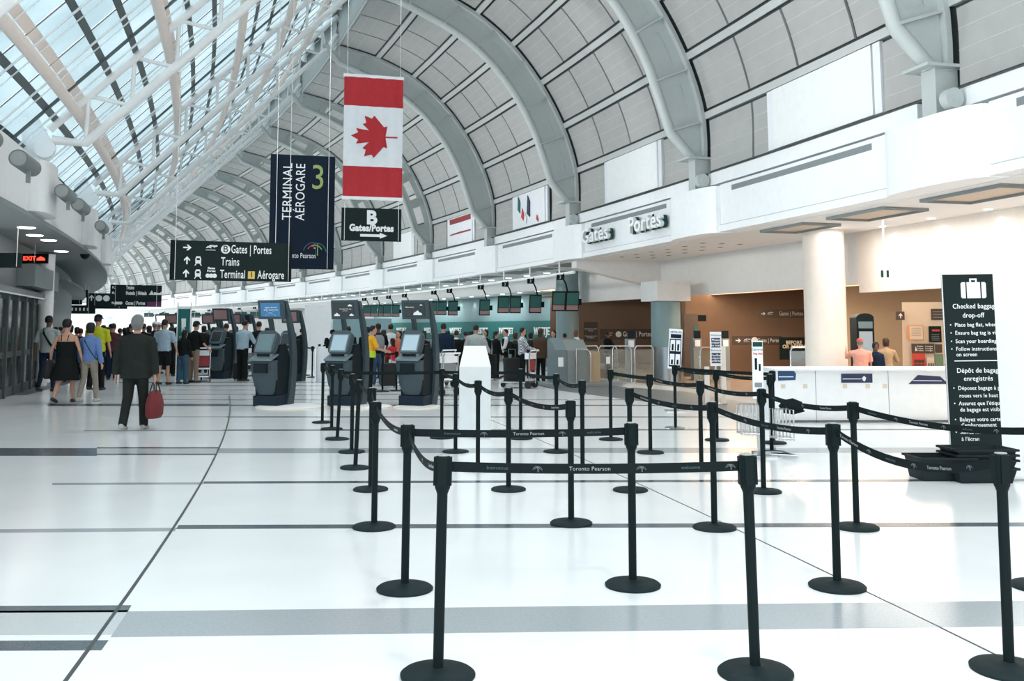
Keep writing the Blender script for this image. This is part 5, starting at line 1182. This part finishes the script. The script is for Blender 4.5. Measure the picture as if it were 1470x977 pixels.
def person(px, ytop, yfeet, face, label, top=('c_black', 'long'), bottom=('c_black', 'long'), hair=('hair_black', 'short'), skin='skin', stride=.0, armL=(0, .15, .25), armR=(0, .15, .25), lean=0.0, female=False, near=False, Y=None, shoe='shoe', extra=None, coat=0.0, headdown=0.0, wide=1.0, group=None):
    """arm = (outward, forward swing, elbow bend); local frame: +y is where the person faces, +x the right hand"""
    if Y is None: g = G(px, yfeet)
    else: g = D(px, 500, Y); g.z = 0
    H = D(px, ytop, g.y).z; H = max(1.25, min(1.95, H)); k = H / 1.75
    t = thing('person', label, 'person', g, math.radians(face), group)
    vx = .0085 if near else .017
    sw = (.165 if female else .195) * wide; hw = .092; tw = wide
    bodyb, topb, botb = MB(), MB(), MB()
    V = Vector
    def tl(p):   # lean the upper body forward about the hips
        p = V(p)
        if p.z > .95: dz = p.z - .95; p.y += dz * math.sin(lean); p.z = .95 + dz * math.cos(lean)
        return p
    I = Matrix.Identity(3); RL = Matrix.Rotation(-lean, 3, 'X')
    tr = [(.90, .150, .105), (.98, .158, .112), (1.08, .135 if female else .142, .10), (1.20, .145, .108), (1.32, .165, .118), (1.385, .162, .106), (1.43, .125, .082), (1.465, .080, .064), (1.485, .062, .058)]
    def torso(b, grow, z0=.88, z1=1.6, hem=0.0, scale=1.0):
        rs = []
        for z, rx, ry in tr:
            if z0 - .001 <= z <= z1: rs.append((tl((0, 0, z)), rx * tw * scale + grow, ry * tw * scale + grow, RL))
        if hem: rs.insert(0, (tl((0, 0, .90 - hem)), rs[0][1] + .02 * (hem > .1), rs[0][2] + .02, RL))
        loft(b, rs, 14)
    torso(bodyb, 0)
    # neck and head
    hp = tl((0, .01, 1.60)); RH = Matrix.Rotation(-lean - headdown, 3, 'X')
    bodyb.path([tl((0, 0, 1.44)), tl((0, .005, 1.53)), hp + RH @ V((0, 0, .0))], [.060, .052, .055], 10)
    hd_ = [(-.10, .035, .040, .035), (-.085, .050, .060, .02), (-.05, .062, .080, .008), (0, .072, .093, 0), (.05, .076, .097, -.005), (.09, .070, .088, -.008), (.12, .052, .066, -.01), (.14, .022, .03, -.01)]
    hc = hp + RH @ V((0, .015, .03))
    loft(bodyb, [(hc + RH @ V((0, y, z)), rx, ry, RH) for z, rx, ry, y in hd_], 14)
    loft(bodyb, [(hc + RH @ V((0, .085, z)), r, r * 1.3, RH) for z, r in ((-.035, .012), (-.02, .017), (.0, .011), (.025, .006))], 6)
    for s in (-1, 1): loft(bodyb, [(hc + RH @ V((s * .076, -.005, z)), .010, r, RH) for z, r in ((-.025, .008), (0, .019), (.028, .017))], 6)
    # legs
    for s in (-1, 1):
        f = stride * s; hip = V((s * hw, 0, .93)); kn = V((s * (hw + .005), .26 * f + .03 * abs(f), .50)); lift = max(0, -f) * .10
        an = V((s * (hw + .01), (.42 if f > 0 else .62) * f, .085 + lift))
        if f < 0: kn.y += .12 * abs(f)
        rad = [.085, .078, .056, .052, .036]
        pts = [hip, hip.lerp(kn, .4), kn, kn.lerp(an, .35), an]
        if bottom[1] in ('skirt', 'shorts', 'dress'): rad = [.085, .074, .052, .050, .034]
        bodyb.path(pts, rad, 10)
        pitch = -.5 * max(0, -f); RF = Matrix.Rotation(pitch, 3, 'X')
        bodyb.path([an + RF @ V((0, -.03, -.03)), an + RF @ V((0, .06, -.045)), an + RF @ V((0, .15, -.055))], [.035, .036, .022], 8)
        sh = MB()
        for q, (y, w_, z1) in enumerate(((-.07, .03, 0), (-.05, .040, 0), (.04, .045, 0), (.13, .048, 0), (.19, .034, 0), (.205, .015, 0))): pass
        loft(sh, [(an + RF @ V((0, y, -.05 + zz)), w_, hgt, RF @ Matrix.Rotation(math.pi / 2, 3, 'X')) for y, w_, hgt, zz in ((-.075, .022, .02, .0), (-.06, .040, .040, .005), (.03, .044, .040, .005), (.12, .048, .032, -.003), (.18, .036, .024, -.008), (.20, .012, .012, -.01))], 10)
        link('shoe', sh.mesh('shoe', shoe, True), t).scale = (k,) * 3
        if bottom[1] == 'long': botb.path([hip + V((0, 0, .02)), hip.lerp(kn, .4), kn, kn.lerp(an, .4), an + V((0, 0, -.035))], [.102, .095, .078, .072, .066], 10)
        if bottom[1] == 'slim': botb.path([hip + V((0, 0, .02)), hip.lerp(kn, .4), kn, kn.lerp(an, .4), an + V((0, 0, 0))], [.100, .088, .064, .060, .046], 10)
        if bottom[1] == 'shorts': botb.path([hip + V((0, 0, .02)), hip.lerp(kn, .5), kn + V((0, 0, .02))], [.104, .104, .098], 10)
    if bottom[1] in ('long', 'slim', 'shorts'): loft(botb, [(V((0, 0, z)), rx * tw, ry * tw, I) for z, rx, ry in ((.84, .14, .10), (.90, .168, .122), (.98, .170, .124), (1.06, .150, .112))], 14)
    if bottom[1] in ('skirt', 'dress'):
        z1 = .48; loft(botb, [(V((0, 0, z)), rx, ry, I) for z, rx, ry in ((z1, .30, .24), (.62, .27, .22), (.78, .225, .18), (.92, .185, .145), (1.0, .170, .125), (1.08, .148, .112))], 20)
        if bottom[1] == 'dress': loft(botb, [(tl((0, 0, z)), rx, ry, RL) for z, rx, ry in ((1.0, .19, .14), (1.08, .175, .135), (1.2, .185, .142), (1.29, .20, .148))], 16)
    # arms
    for s, (ao, af, el) in ((-1, armL), (1, armR)):
        so = tl((s * sw, 0, 1.375)); UA = .285; FA = .25
        d1 = V((s * math.sin(.10 + ao), math.sin(af), -math.cos(af) * math.cos(ao))).normalized(); e1 = so + d1 * UA
        d2 = V((s * math.sin(.04 + ao * .3) - s * .25 * max(0, el - .6), math.sin(af + el), -math.cos(af + el))).normalized(); w1_ = e1 + d2 * FA
        bodyb.path([tl((s * sw * .55, 0, 1.39)), so, so.lerp(e1, .5), e1, e1.lerp(w1_, .4), w1_], [.05, .052, .044, .036, .034, .024], 8)
        if top[1] != 'none':
            st = {'long': [e1, e1.lerp(w1_, .5), w1_ + d2 * -.01], 'short': [], 'tank': None}[top[1]]
            if st is not None:
                pts = [tl((s * sw * .5, 0, 1.39)), so, so.lerp(e1, .5)] + ([e1] if top[1] == 'short' else st); g_ = .018 + coat * .15
                rr = [.062 + g_, .060 + g_, .052 + g_] + ([.050 + g_] if top[1] == 'short' else [.045 + g_, .042 + g_, .036 + g_])
                if top[1] == 'short': pts[-1] = so.lerp(e1, .85)
                topb.path(pts, rr, 10)
        # hand: palm, four fingers, thumb
        side = V((1, 0, 0)) if abs(d2.x) < .9 else V((0, 1, 0)); n_ = d2.cross(side).normalized(); side = n_.cross(d2).normalized()
        fwd = n_ if n_.y > 0 else -n_
        pal = w1_ + d2 * .045
        bodyb.path([w1_ - d2 * .01, w1_ + d2 * .03, w1_ + d2 * .085], [(.018, .026), (.016, .036), (.014, .038)], 8)
        for fi in range(4):
            o_ = fwd * (.027 - .018 * fi); ln = (.060, .070, .066, .052)[fi]; p0 = w1_ + d2 * .080 + o_; cu = side * (-s) * (.35)
            bodyb.path([p0, p0 + (d2 + cu * .4).normalized() * ln * .5, p0 + (d2 + cu * .4).normalized() * ln * .5 + (d2 + cu * 1.8).normalized() * ln * .5], [.0095, .009, .0075], 6)
        bodyb.path([w1_ + d2 * .02 + fwd * .02, w1_ + d2 * .05 + fwd * .048, w1_ + d2 * .085 + fwd * .056], [.012, .011, .008], 6)
        if s == 1: t['hand'] = 0; RHAND = w1_ + d2 * .12
        else: LHAND = w1_ + d2 * .12
    del t['hand']
    if top[1] != 'none':
        g_ = .020 + coat * .5
        rs = [(tl((0, 0, z)), rx * tw + g_, ry * tw + g_, RL) for z, rx, ry in tr if z < 1.47]
        rs = [(tl((0, 0, .90 - coat * 1.5)), rs[0][1] + .012, rs[0][2] + .012, RL)] + rs
        if top[1] != 'tank': rs.append((tl((0, 0, 1.495)), .072, .068, RL))
        loft(topb, rs, 16)
    def sc_(o): o.scale = (k,) * 3; return o
    sc_(baked('body', bodyb, skin, t, vx, 3))
    if bottom[1]: sc_(baked({'skirt': 'skirt', 'dress': 'dress', 'shorts': 'shorts'}.get(bottom[1], 'trousers'), botb, bottom[0], t, max(vx, .013), 3))
    if top[1] != 'none': sc_(baked('jacket' if coat else 'shirt', topb, top[0], t, max(vx, .013), 3))
    # hair
    hb = MB(); HC = lambda x, y, z: hc + RH @ V((x, y, z))
    hs = hair[1]
    if hs == 'bald': pass
    else:
        g2 = .012 if hs == 'short' else .022
        loft(hb, [(HC(0, y - .022, z), rx + g2, ry + g2 * .5, RH) for z, rx, ry, y in ((-.02, .060, .055, -.035), (.02, .070, .075, -.025), (.06, .074, .088, -.008), (.095, .068, .083, -.002), (.125, .050, .062, 0), (.145, .02, .025, 0))], 14)
        if hs == 'bun': hb.path([HC(0, -.09, .02), HC(0, -.14, .04)], [.05, .045], 10); hb.path([HC(0, -.07, -.04), HC(0, -.08, .06)], [.06, .07], 10)
        if hs == 'bob': loft(hb, [(HC(0, -.03, z), r1, r2, RH) for z, r1, r2 in ((-.10, .075, .06), (-.05, .088, .078), (.03, .092, .09), (.08, .08, .08))], 14)
        if hs == 'long': loft(hb, [(HC(0, y, z), r1, r2, RH) for z, r1, r2, y in ((-.36, .06, .03, -.09), (-.25, .09, .04, -.085), (-.12, .088, .055, -.06), (-.03, .088, .072, -.04), (.06, .085, .085, -.02))], 12)
        if hs == 'full': loft(hb, [(HC(0, y, z), r1, r2, RH) for z, r1, r2, y in ((-.085, .045, .035, -.065), (-.05, .066, .052, -.055), (-.02, .080, .07, -.04), (.03, .092, .096, -.018), (.08, .094, .100, -.012), (.12, .080, .088, -.012), (.15, .055, .06, -.012), (.165, .02, .02, -.012))], 16)
        if hs == 'curly': loft(hb, [(HC(0, -.02, z), r1, r2, RH) for z, r1, r2 in ((-.05, .09, .08), (.03, .105, .10), (.10, .095, .10), (.15, .06, .06))], 14)
        sc_(baked('hair', hb, hair[0], t, .011, 2))
    def pr(nm, m, fn, smooth=True):
        b = MB(); fn(b); return sc_(b.build(nm, m, t, smooth=smooth))
    if abs(((face + 180) % 360) - 180) > 75:   # the face is seen: eyes and mouth
        for s in (-1, 1): pr('eye', 'hair_black', lambda b: b.path([HC(s * .030, .082, .012), HC(s * .030, .096, .012)], [.010, .008], 8))
        pr('mouth', 'c_coral', lambda b: b.path([HC(-.020, .088, -.055), HC(0, .094, -.057), HC(.020, .088, -.055)], .006, 6))
    ex = extra or ()
    for e in ex:
        if e[0] == 'cap':
            def fn(b):
                loft(b, [(HC(0, -.008, z), rx, ry, RH) for z, rx, ry in ((.06, .094, .108), (.10, .090, .104), (.135, .070, .085), (.158, .03, .04))], 16)
                b.prism([HC(-.06, .08, .062), HC(.06, .08, .062), HC(.05, .17, .05), HC(-.05, .17, .05)], RH @ V((0, 0, .012)))
            pr('cap', e[1], fn)
        if e[0] == 'strap':    # crossbody strap over one shoulder with a bag at the other hip
            s = e[2]; pr('crossbody_strap', e[1], lambda b: b.path([tl((-s * .09, -.02, 1.47)), tl((-s * .05, -.145, 1.36)), tl((s * .06, -.15, 1.18)), tl((s * .17, -.10, 1.0)), tl((s * .19, .0, .94)), tl((s * .08, .15, 1.15)), tl((-s * .05, .14, 1.35)), tl((-s * .09, .02, 1.47))], .015 if len(e) < 4 else e[3], 6))
        if e[0] == 'straps': 
            for s in (-1, 1): pr('dress_strap', e[1], lambda b: b.path([tl((s * .06, -.125, 1.31)), tl((s * .075, -.09, 1.42)), tl((s * .07, .0, 1.47)), tl((s * .07, .12, 1.36))], .009, 6))
        if e[0] == 'backpack':
            def fn(b): loft(b, [(tl((0, -.22, z)), a, c, RL) for z, a, c in ((1.0, .12, .06), (1.08, .16, .10), (1.25, .165, .11), (1.38, .14, .09), (1.44, .08, .05))], 12)
            pr('backpack', e[1], fn)
        if e[0] == 'vest':
            def fn(b): loft(b, [(tl((0, 0, z)), rx * tw + .034, ry * tw + .034, RL) for z, rx, ry in tr if .95 < z < 1.45], 16)
            pr('vest', e[1], fn)
        if e[0] == 'collar': pr('collar', e[1], lambda b: loft(b, [(tl((0, 0, z)), r, r, RL) for z, r in ((1.47, .088), (1.50, .080), (1.525, .070))], 14))
        if e[0] == 'hem': 
            pr('vest_panel', e[1], lambda b: loft(b, [(tl((0, 0, z)), rx * tw + .045, ry * tw + .045, RL) for z, rx, ry in tr if z < 1.1], 16))
        if e[0] == 'band': pr('reflective_band', e[1], lambda b: loft(b, [(tl((0, 0, z)), .178 * tw, .140 * tw, RL) for z in (1.12, 1.16)], 16))
    return t, [q * k for q in (LHAND, RHAND)]
def bag(t, hand, label, m, nm='handbag', w_=.20, h=.30, d=.42, drop=.16):
    """a bag of its own held by the hand"""
    bpy.context.view_layer.update(); p = t.matrix_basis @ hand
    z0 = p.z - drop - h; g = thing(nm, label, 'bag', (p.x, p.y, z0), t.rotation_euler.z)
    b = MB(); loft(b, [((0, 0, z * h), w_ / 2 * a, d / 2 * c, Matrix.Identity(3)) for z, a, c in ((0, .75, .80), (.12, 1.0, .98), (.5, 1.05, 1.02), (.8, .8, .88), (.95, .45, .7), (1.0, .2, .5))], 16)
    b.build('bag_body', m, g, smooth=True)
    for s in (-1, 1): MB().path([(s * .05, -d * .22, h * .92), (s * .03, -.03, h + drop), (s * .03, .03, h + drop), (s * .05, d * .22, h * .92)], .010, 6).build('handle', 'bag_black', g, smooth=True)
    return g
# --- the five walking away on the left (near)
t, hh = person(192, 455, 617, 3, 'grey-haired man in a long charcoal jacket walking away with a red bag', ('c_charcoal', 'long'), ('c_charcoal', 'long'), ('hair_grey', 'full'), stride=.35, armL=(.12, -.10, .2), armR=(.10, .0, .05), near=True, coat=.07, wide=1.12, shoe='shoe_grey')
bag(t, hh[1], 'dark red holdall carried by the grey-haired man', 'bag_red', 'holdall', .24, .44, .52, .12)
t, hh = person(92, 459, 578, 5, 'woman in a black strapless-backed dress with dark bun walking arm in arm', ('c_black', 'none'), ('c_black', 'dress'), ('hair_black', 'bun'), stride=.5, armL=(.35, .0, .3), armR=(.25, .0, .4), female=True, near=True, extra=[('straps', 'c_black')], shoe='shoe', wide=1.1)
bag(t, hh[0], 'large black shoulder bag on the left arm of the woman in the black dress', 'bag_black', 'shoulder_bag', .24, .42, .5, -.15)
person(126, 464, 577, -4, 'person in a blue long-sleeved top and tan trousers with a thin crossbody strap', ('c_blue', 'long'), ('c_tan', 'slim'), ('hair_black', 'bob'), stride=.35, armL=(.15, .1, .2), armR=(.2, -.1, .3), near=True, extra=[('strap', 'c_black', 1, .008)], shoe='shoe_grey', female=True)
person(66, 454, 562, 4, 'man in a pale grey shirt and dark jeans with a wide black crossbody strap', ('c_lightgrey', 'short'), ('c_navy', 'slim'), ('hair_black', 'short'), skin='skin_dark', stride=.3, armL=(.15, -.1, .2), armR=(.15, .1, .2), near=True, extra=[('strap', 'c_black', 1, .024)], wide=1.05)
person(137, 451, 560, 0, 'man in a bright yellow shirt and dark cap beyond the walking group', ('c_yellow', 'short'), ('c_black', 'long'), ('hair_black', 'short'), stride=.2, extra=[('cap', 'c_black')], wide=1.15)
person(234, 459, 552, -6, 'man in a pale blue short-sleeved shirt and black knee shorts', ('c_paleblue', 'short'), ('c_black', 'shorts'), ('hair_black', 'short'), stride=.15, wide=1.15, armL=(.15, .2, .6), armR=(.15, .1, .3))
person(261, 474, 551, -20, 'dark-haired woman in a black top and blue jeans leaning to the couple', ('c_black', 'long'), ('c_denim', 'long'), ('hair_black', 'long'), female=True, stride=.1, lean=.1, wide=1.05)
person(277, 462, 549, -25, 'man in a cap, black shirt and khaki trousers at the tall dark kiosk', ('c_black', 'short'), ('c_khaki', 'long'), ('hair_black', 'short'), extra=[('cap', 'c_charcoal')], armR=(.1, .3, .6), armL=(.15, .1, .2), lean=.08, wide=1.1)
person(325, 464, 541, 30, 'man in black bending towards a kiosk screen', ('c_black', 'long'), ('c_black', 'long'), ('hair_black', 'short'), lean=.25, armL=(.1, .5, .6), armR=(.1, .4, .6))
person(337, 469, 538, 10, 'person in a grey patterned top beside the man bending at the kiosk', ('c_pattern', 'long'), ('c_grey', 'long'), ('hair_brown', 'bob'), female=True)
person(347, 460, 547, -25, 'man in a pale blue shirt and black trousers at the kiosks', ('c_paleblue', 'long'), ('c_black', 'long'), ('hair_black', 'short'), lean=.12, armR=(.1, .5, .7), wide=1.1)
person(370, 462, 545, 20, 'man in a black jacket just left of the blue-sign kiosk', ('c_black', 'long'), ('c_tan', 'long'), ('hair_black', 'short'), coat=.05, armL=(.1, .4, .6))
for i, (x, yt, yf, tc_, hr, lb) in enumerate(((77, 470, 546, 'c_black', 'hair_black', 'distant dark-haired person just right of the man in the pale shirt'), (98, 467, 548, 'c_charcoal', 'hair_black', 'distant person half hidden behind the woman in the black dress'), (113, 472, 544, 'c_black', 'hair_brown', 'distant person left of the yellow-shirted man'),
        (152, 470, 542, 'c_coral', 'hair_brown', 'distant woman in red and a brown bob right of the yellow shirt'), (160, 465, 545, 'c_plaid', 'hair_black', 'distant man in a dark red checked top between the walkers'), (177, 471, 537, 'c_black', 'hair_black', 'distant dark figure left of the grey-haired man'), (186, 465, 540, 'c_charcoal', 'hair_brown', 'distant reddish-brown-haired person hidden behind the grey-haired man'),
        (212, 468, 541, 'c_black', 'hair_black', 'distant dark figure right of the grey-haired man'), (220, 463, 540, 'c_charcoal', 'hair_grey', 'distant person in a pale cap left of the light blue shirt'), (244, 470, 540, 'c_black', 'hair_black', 'distant dark figure right of the light blue shirt'), (432, 472, 529, 'c_black', 'hair_black', 'distant dark figure in the far stanchion maze'), (305, 470, 537, 'c_charcoal', 'hair_black', 'distant figure behind the tall dark kiosk'))):
    person(x, yt, yf, (i * 47) % 50 - 25, lb, (tc_, 'long'), (['c_black', 'c_navy', 'c_charcoal'][i % 3], 'long'), (hr, ['short', 'bob', 'short', 'bob'][i % 4]), extra=[('cap', 'c_white')] if i == 8 else None)
# more of the distant crowd: copies of the figures above, each with its own place
PEO = [o for o in COL.objects if o.name.startswith('person') and o.get('label', '').startswith('distant')]
for i, (x, yf, ty, lb) in enumerate(((84, 541, 0, 'between the pale shirt and the black dress, farther back'), (108, 540, 3, 'small above the shoulder of the blue-topped person'), (146, 539, 1, 'touching the right edge of the yellow shirt'), (157, 537, 4, 'left of the dark red checked man'), (170, 536, 2, 'close behind the dark red checked man'), (204, 538, 6, 'seen over the right shoulder of the grey-haired man'),
        (225, 536, 8, 'behind the left arm of the light blue shirt'), (247, 536, 5, 'against the left pole of the teal banner'), (252, 538, 9, 'directly before the teal banner foot'), (291, 535, 7, 'above the first red-board trolley'), (310, 534, 3, 'just right of the tall dark kiosk edge'), (382, 536, 5, 'between the blue-sign kiosk and the man in black'), (182, 534, 9, 'smallest, deep behind the grey-haired man'), (92, 536, 6, 'smallest, deep behind the black dress'))):
    dup(PEO[ty % len(PEO)], G(x, yf), math.radians((i * 61) % 70 - 35), 'small distant figure ' + lb, 'distant crowd beyond the kiosks')
# --- queue behind the kiosks
person(476, 474, 534, -80, 'person in a cap and dark green jacket with backpack, seen side on', ('c_teal', 'long'), ('c_black', 'long'), ('hair_black', 'short'), skin='skin_dark', extra=[('cap', 'c_black'), ('backpack', 'c_black')], armR=(.05, .5, .7), armL=(.05, .4, .7))
person(499, 469, 548, 10, 'man in black between the arms of the cloud-sign kiosk', ('c_black', 'long'), ('c_black', 'long'), ('hair_black', 'short'))
person(530, 468, 560, -70, 'worker in a yellow-orange shirt and lime safety vest beside the middle kiosk', ('c_orange', 'short'), ('c_black', 'long'), ('hair_black', 'short'), skin='skin', extra=[('hem', 'c_lime')], armR=(.1, .5, .8), armL=(.1, .5, .9), wide=1.1, lean=.1)
person(526, 470, 545, -10, 'dark-clothed man right behind the worker in the safety vest', ('c_black', 'long'), ('c_navy', 'long'), ('hair_black', 'curly'), wide=1.1)
person(542, 465, 552, 15, 'tall dark man with a grey backpack and blue jeans in the queue', ('c_black', 'short'), ('c_denim', 'long'), ('hair_black', 'short'), skin='skin_dark', extra=[('backpack', 'c_grey')], wide=1.05, armR=(.15, .3, .9))
person(550, 474, 549, -30, 'person in a white top and brown trousers in the queue', ('c_white', 'long'), ('c_brown', 'long'), ('hair_brown', 'bob'), armR=(.1, .4, .8))
person(563, 486, 552, 60, 'child in a bright red top and white trousers in the queue', ('c_red', 'long'), ('c_white', 'slim'), ('hair_black', 'long'), female=True, armL=(.1, .4, .9))
person(571, 475, 549, 170, 'dark-haired woman in a coral sleeveless top facing the camera', ('c_coral', 'tank'), ('c_black', 'long'), ('hair_black', 'long'), female=True, armL=(.2, .1, .4))
person(560, 466, 543, 0, 'distant man with black hair behind the coral-topped woman', ('c_white', 'long'), ('c_black', 'long'), ('hair_black', 'short'))
person(581, 475, 545, -15, 'dark-clothed person just left of the right kiosk', ('c_black', 'long'), ('c_black', 'long'), ('hair_black', 'bob'))
person(636, 465, 553, 5, 'man in a navy padded jacket between the right kiosk and the pedestal', ('c_navy', 'long'), ('c_black', 'long'), ('hair_black', 'short'), coat=.06, wide=1.25)
person(655, 475, 549, 0, 'dark-clothed person with a white collar left of the grey-suited man', ('c_black', 'long'), ('c_black', 'long'), ('hair_black', 'short'), extra=[('collar', 'c_white')], wide=1.1)
person(668, 476, 545, 10, 'small dark figure between the white-collared person and the grey suit', ('c_black', 'long'), ('c_black', 'long'), ('hair_black', 'short'))
person(683, 467, 552, -15, 'man in a light grey suit behind the white pedestal', ('c_lightgrey', 'long'), ('c_grey', 'long'), ('hair_black', 'short'), coat=.06, wide=1.2, armR=(.15, .3, .7), armL=(.2, .0, .2))
person(697, 474, 546, 150, 'seated-height dark figure right of the grey suit by the airline panel', ('c_black', 'long'), ('c_black', 'long'), ('hair_black', 'bob'), female=True)
person(726, 473, 541, 100, 'airline agent in a white shirt and black waistcoat by the teal panel', ('c_white', 'long'), ('c_black', 'long'), ('hair_black', 'short'), extra=[('vest', 'c_black')], armL=(.1, .3, .7), armR=(.1, .3, .7))
person(740, 478, 548, -60, 'woman with a dark backpack left of the checked-shirt man', ('c_charcoal', 'long'), ('c_black', 'long'), ('hair_brown', 'bob'), female=True, extra=[('backpack', 'c_black')])
person(750, 471, 550, -80, 'man in a checked shirt and black trousers at the airline counter', ('c_check', 'long'), ('c_black', 'long'), ('hair_black', 'short'), armR=(.1, .5, .8), armL=(.1, .2, .3), wide=1.1)
person(776, 472, 548, -20, 'person with long brown hair and dark coat at the airline counter', ('c_brown', 'long'), ('c_black', 'long'), ('hair_brown', 'long'), coat=.08, wide=1.1, female=True)
person(795, 475, 545, 150, 'smiling dark-haired woman in a white top by the reader cabinet', ('c_white', 'long'), ('c_black', 'long'), ('hair_black', 'long'), female=True, armL=(.1, .5, .9), armR=(.1, .4, .8))
person(828, 474, 541, 110, 'bald airline agent in white shirt and black waistcoat behind the reader cabinet', ('c_white', 'long'), ('c_black', 'long'), ('hair_black', 'bald'), skin='skin_dark', extra=[('vest', 'c_black')], armL=(.1, .4, 1.2), armR=(.1, .4, 1.1))
person(873, 476, 536, -60, 'person in a black suit standing behind the glass gates', ('c_black', 'long'), ('c_black', 'long'), ('hair_black', 'short'), skin='skin_dark', coat=.05, armR=(.1, .4, 1.1))
for i, (x, yt, tc_, lb) in enumerate(((712, 476, 'c_black', 'dark figure at the counters left of the waistcoated agent'), (762, 478, 'c_charcoal', 'dark figure behind the checked-shirt man'), (811, 479, 'c_black', 'dark figure between the smiling woman and the bald agent'), (608, 478, 'c_black', 'dark figure just right of the right kiosk arms'), (546, 478, 'c_brown', 'dark figure behind the person in the white top'), (590, 478, 'c_charcoal', 'dark figure seen between the arms of the right kiosk'))):
    person(x, yt, 543, i * 31 - 60, lb, (tc_, 'long'), ('c_black', 'long'), ('hair_black', ['short', 'bob'][i % 2]))
# --- right: three behind the counter
person(1235, 487, 580, -10, 'person in a red cap and pink shirt beyond the white counter', ('c_pink', 'short'), ('c_navy', 'long'), ('hair_grey', 'short'), Y=20.6, extra=[('cap', 'poster_red')], wide=1.25, armL=(.3, 1.0, 1.6))
person(1257, 492, 580, 175, 'dark-haired woman in navy facing the camera beyond the white counter', ('c_navy', 'long'), ('c_black', 'long'), ('hair_black', 'curly'), skin='skin_dark', Y=20.9, female=True)
person(1272, 486, 580, -15, 'person in a beige top with brown hair right of the woman in navy', ('c_beige', 'long'), ('c_black', 'long'), ('hair_brown', 'bob'), Y=21.2, armR=(.3, .4, 1.2))
# ================================================================ ROOM LAMPS
def area(nm, p, sx, sy, e, col=(1, 1, 1), rz=0):
    return lamp('AREA', nm, p, (0, 0, rz), e, col, shape='RECTANGLE', size=sx, size_y=sy)
WARM = (1, .80, .60)
area('gates_lamp', P(2.4, -4.6, 2.9), 2.0, 8, 380, WARM, hd(2.4)); area('gates_lamp', P(3.2, -5.5, 2.9), 2.0, 6, 120, WARM, hd(3.2)); area('shop_lamp', P(1.2, -3.9, 2.9), 1.0, 6, 170, (1, .86, .70), hd(1.2)); area('shop_lamp', P(.6, -6, 2.9), 2, 6, 110, (1, .88, .74), hd(.8))
for k in (4.3, 5.2, 6.2, 7.4, 9): area('counter_lamp', P(k, -4.0, 3.28), .6, 5, 90, (.95, 1, .98), hd(k))
for k in (1.0, 1.5): area('soffit_lamp', P(k, -1.9, 3.80), .5, 3.2, 60, (1, .93, .88), hd(k))
def aimed(nm, p, q, e, ang, col=(1, 1, 1), soft=.5):
    d = Vector(q) - Vector(p); l = lamp('SPOT', nm, p, d.to_track_quat('-Z', 'Y').to_euler(), e, col, spot_size=math.radians(ang), spot_blend=.8, shadow_soft_size=soft); return l
for k in range(-1, 12): aimed('floodlight_beam', P(k + .75, 14.0, 4.6), P(k + .75, .6, 8.2), 2100, 72, (1, .98, .95), .6)
for k in range(-1, 10): aimed('ridge_spot_beam', P(k + .5, 6.9, 12.2), P(k + .5, 8.2, 0), 1300, 110, (1, 1, 1), .5)
# downlights set in the soffit edge: lamp discs and the scallops they throw on the headers
def spot(nm, p, e, ang=100, col=(1, .97, .92), blend=.6, tilt=0.0, rz=0):
    return lamp('SPOT', nm, p, (tilt, 0, rz), e, col, spot_size=math.radians(ang), spot_blend=blend, shadow_soft_size=.04)
for i in range(9):
    k = .7 + i * .18
    if k < 1.75: spot('downlight', P(k, -2.86, 3.82), 14); MB().lathe([(.07, 0), (.08, .012)], 14, c=tuple(P(k, -2.7, 3.85))).build('downlight_disc', 'lamp_cool', cr_)
for i in range(22):
    k = 3.7 + i * .25; spot('downlight', P(k, -4.82, 3.28), 22, 90); MB().lathe([(.11, 0), (.12, .012)], 14, c=tuple(P(k, -3.9, 3.34))).build('downlight_disc', 'lamp_cool', cr_)
    MB().lathe([(.13, 0), (.14, .012)], 14, c=tuple(P(k + .1, -1.9, 3.85))).build('downlight_disc', 'lamp_cool', cr_)
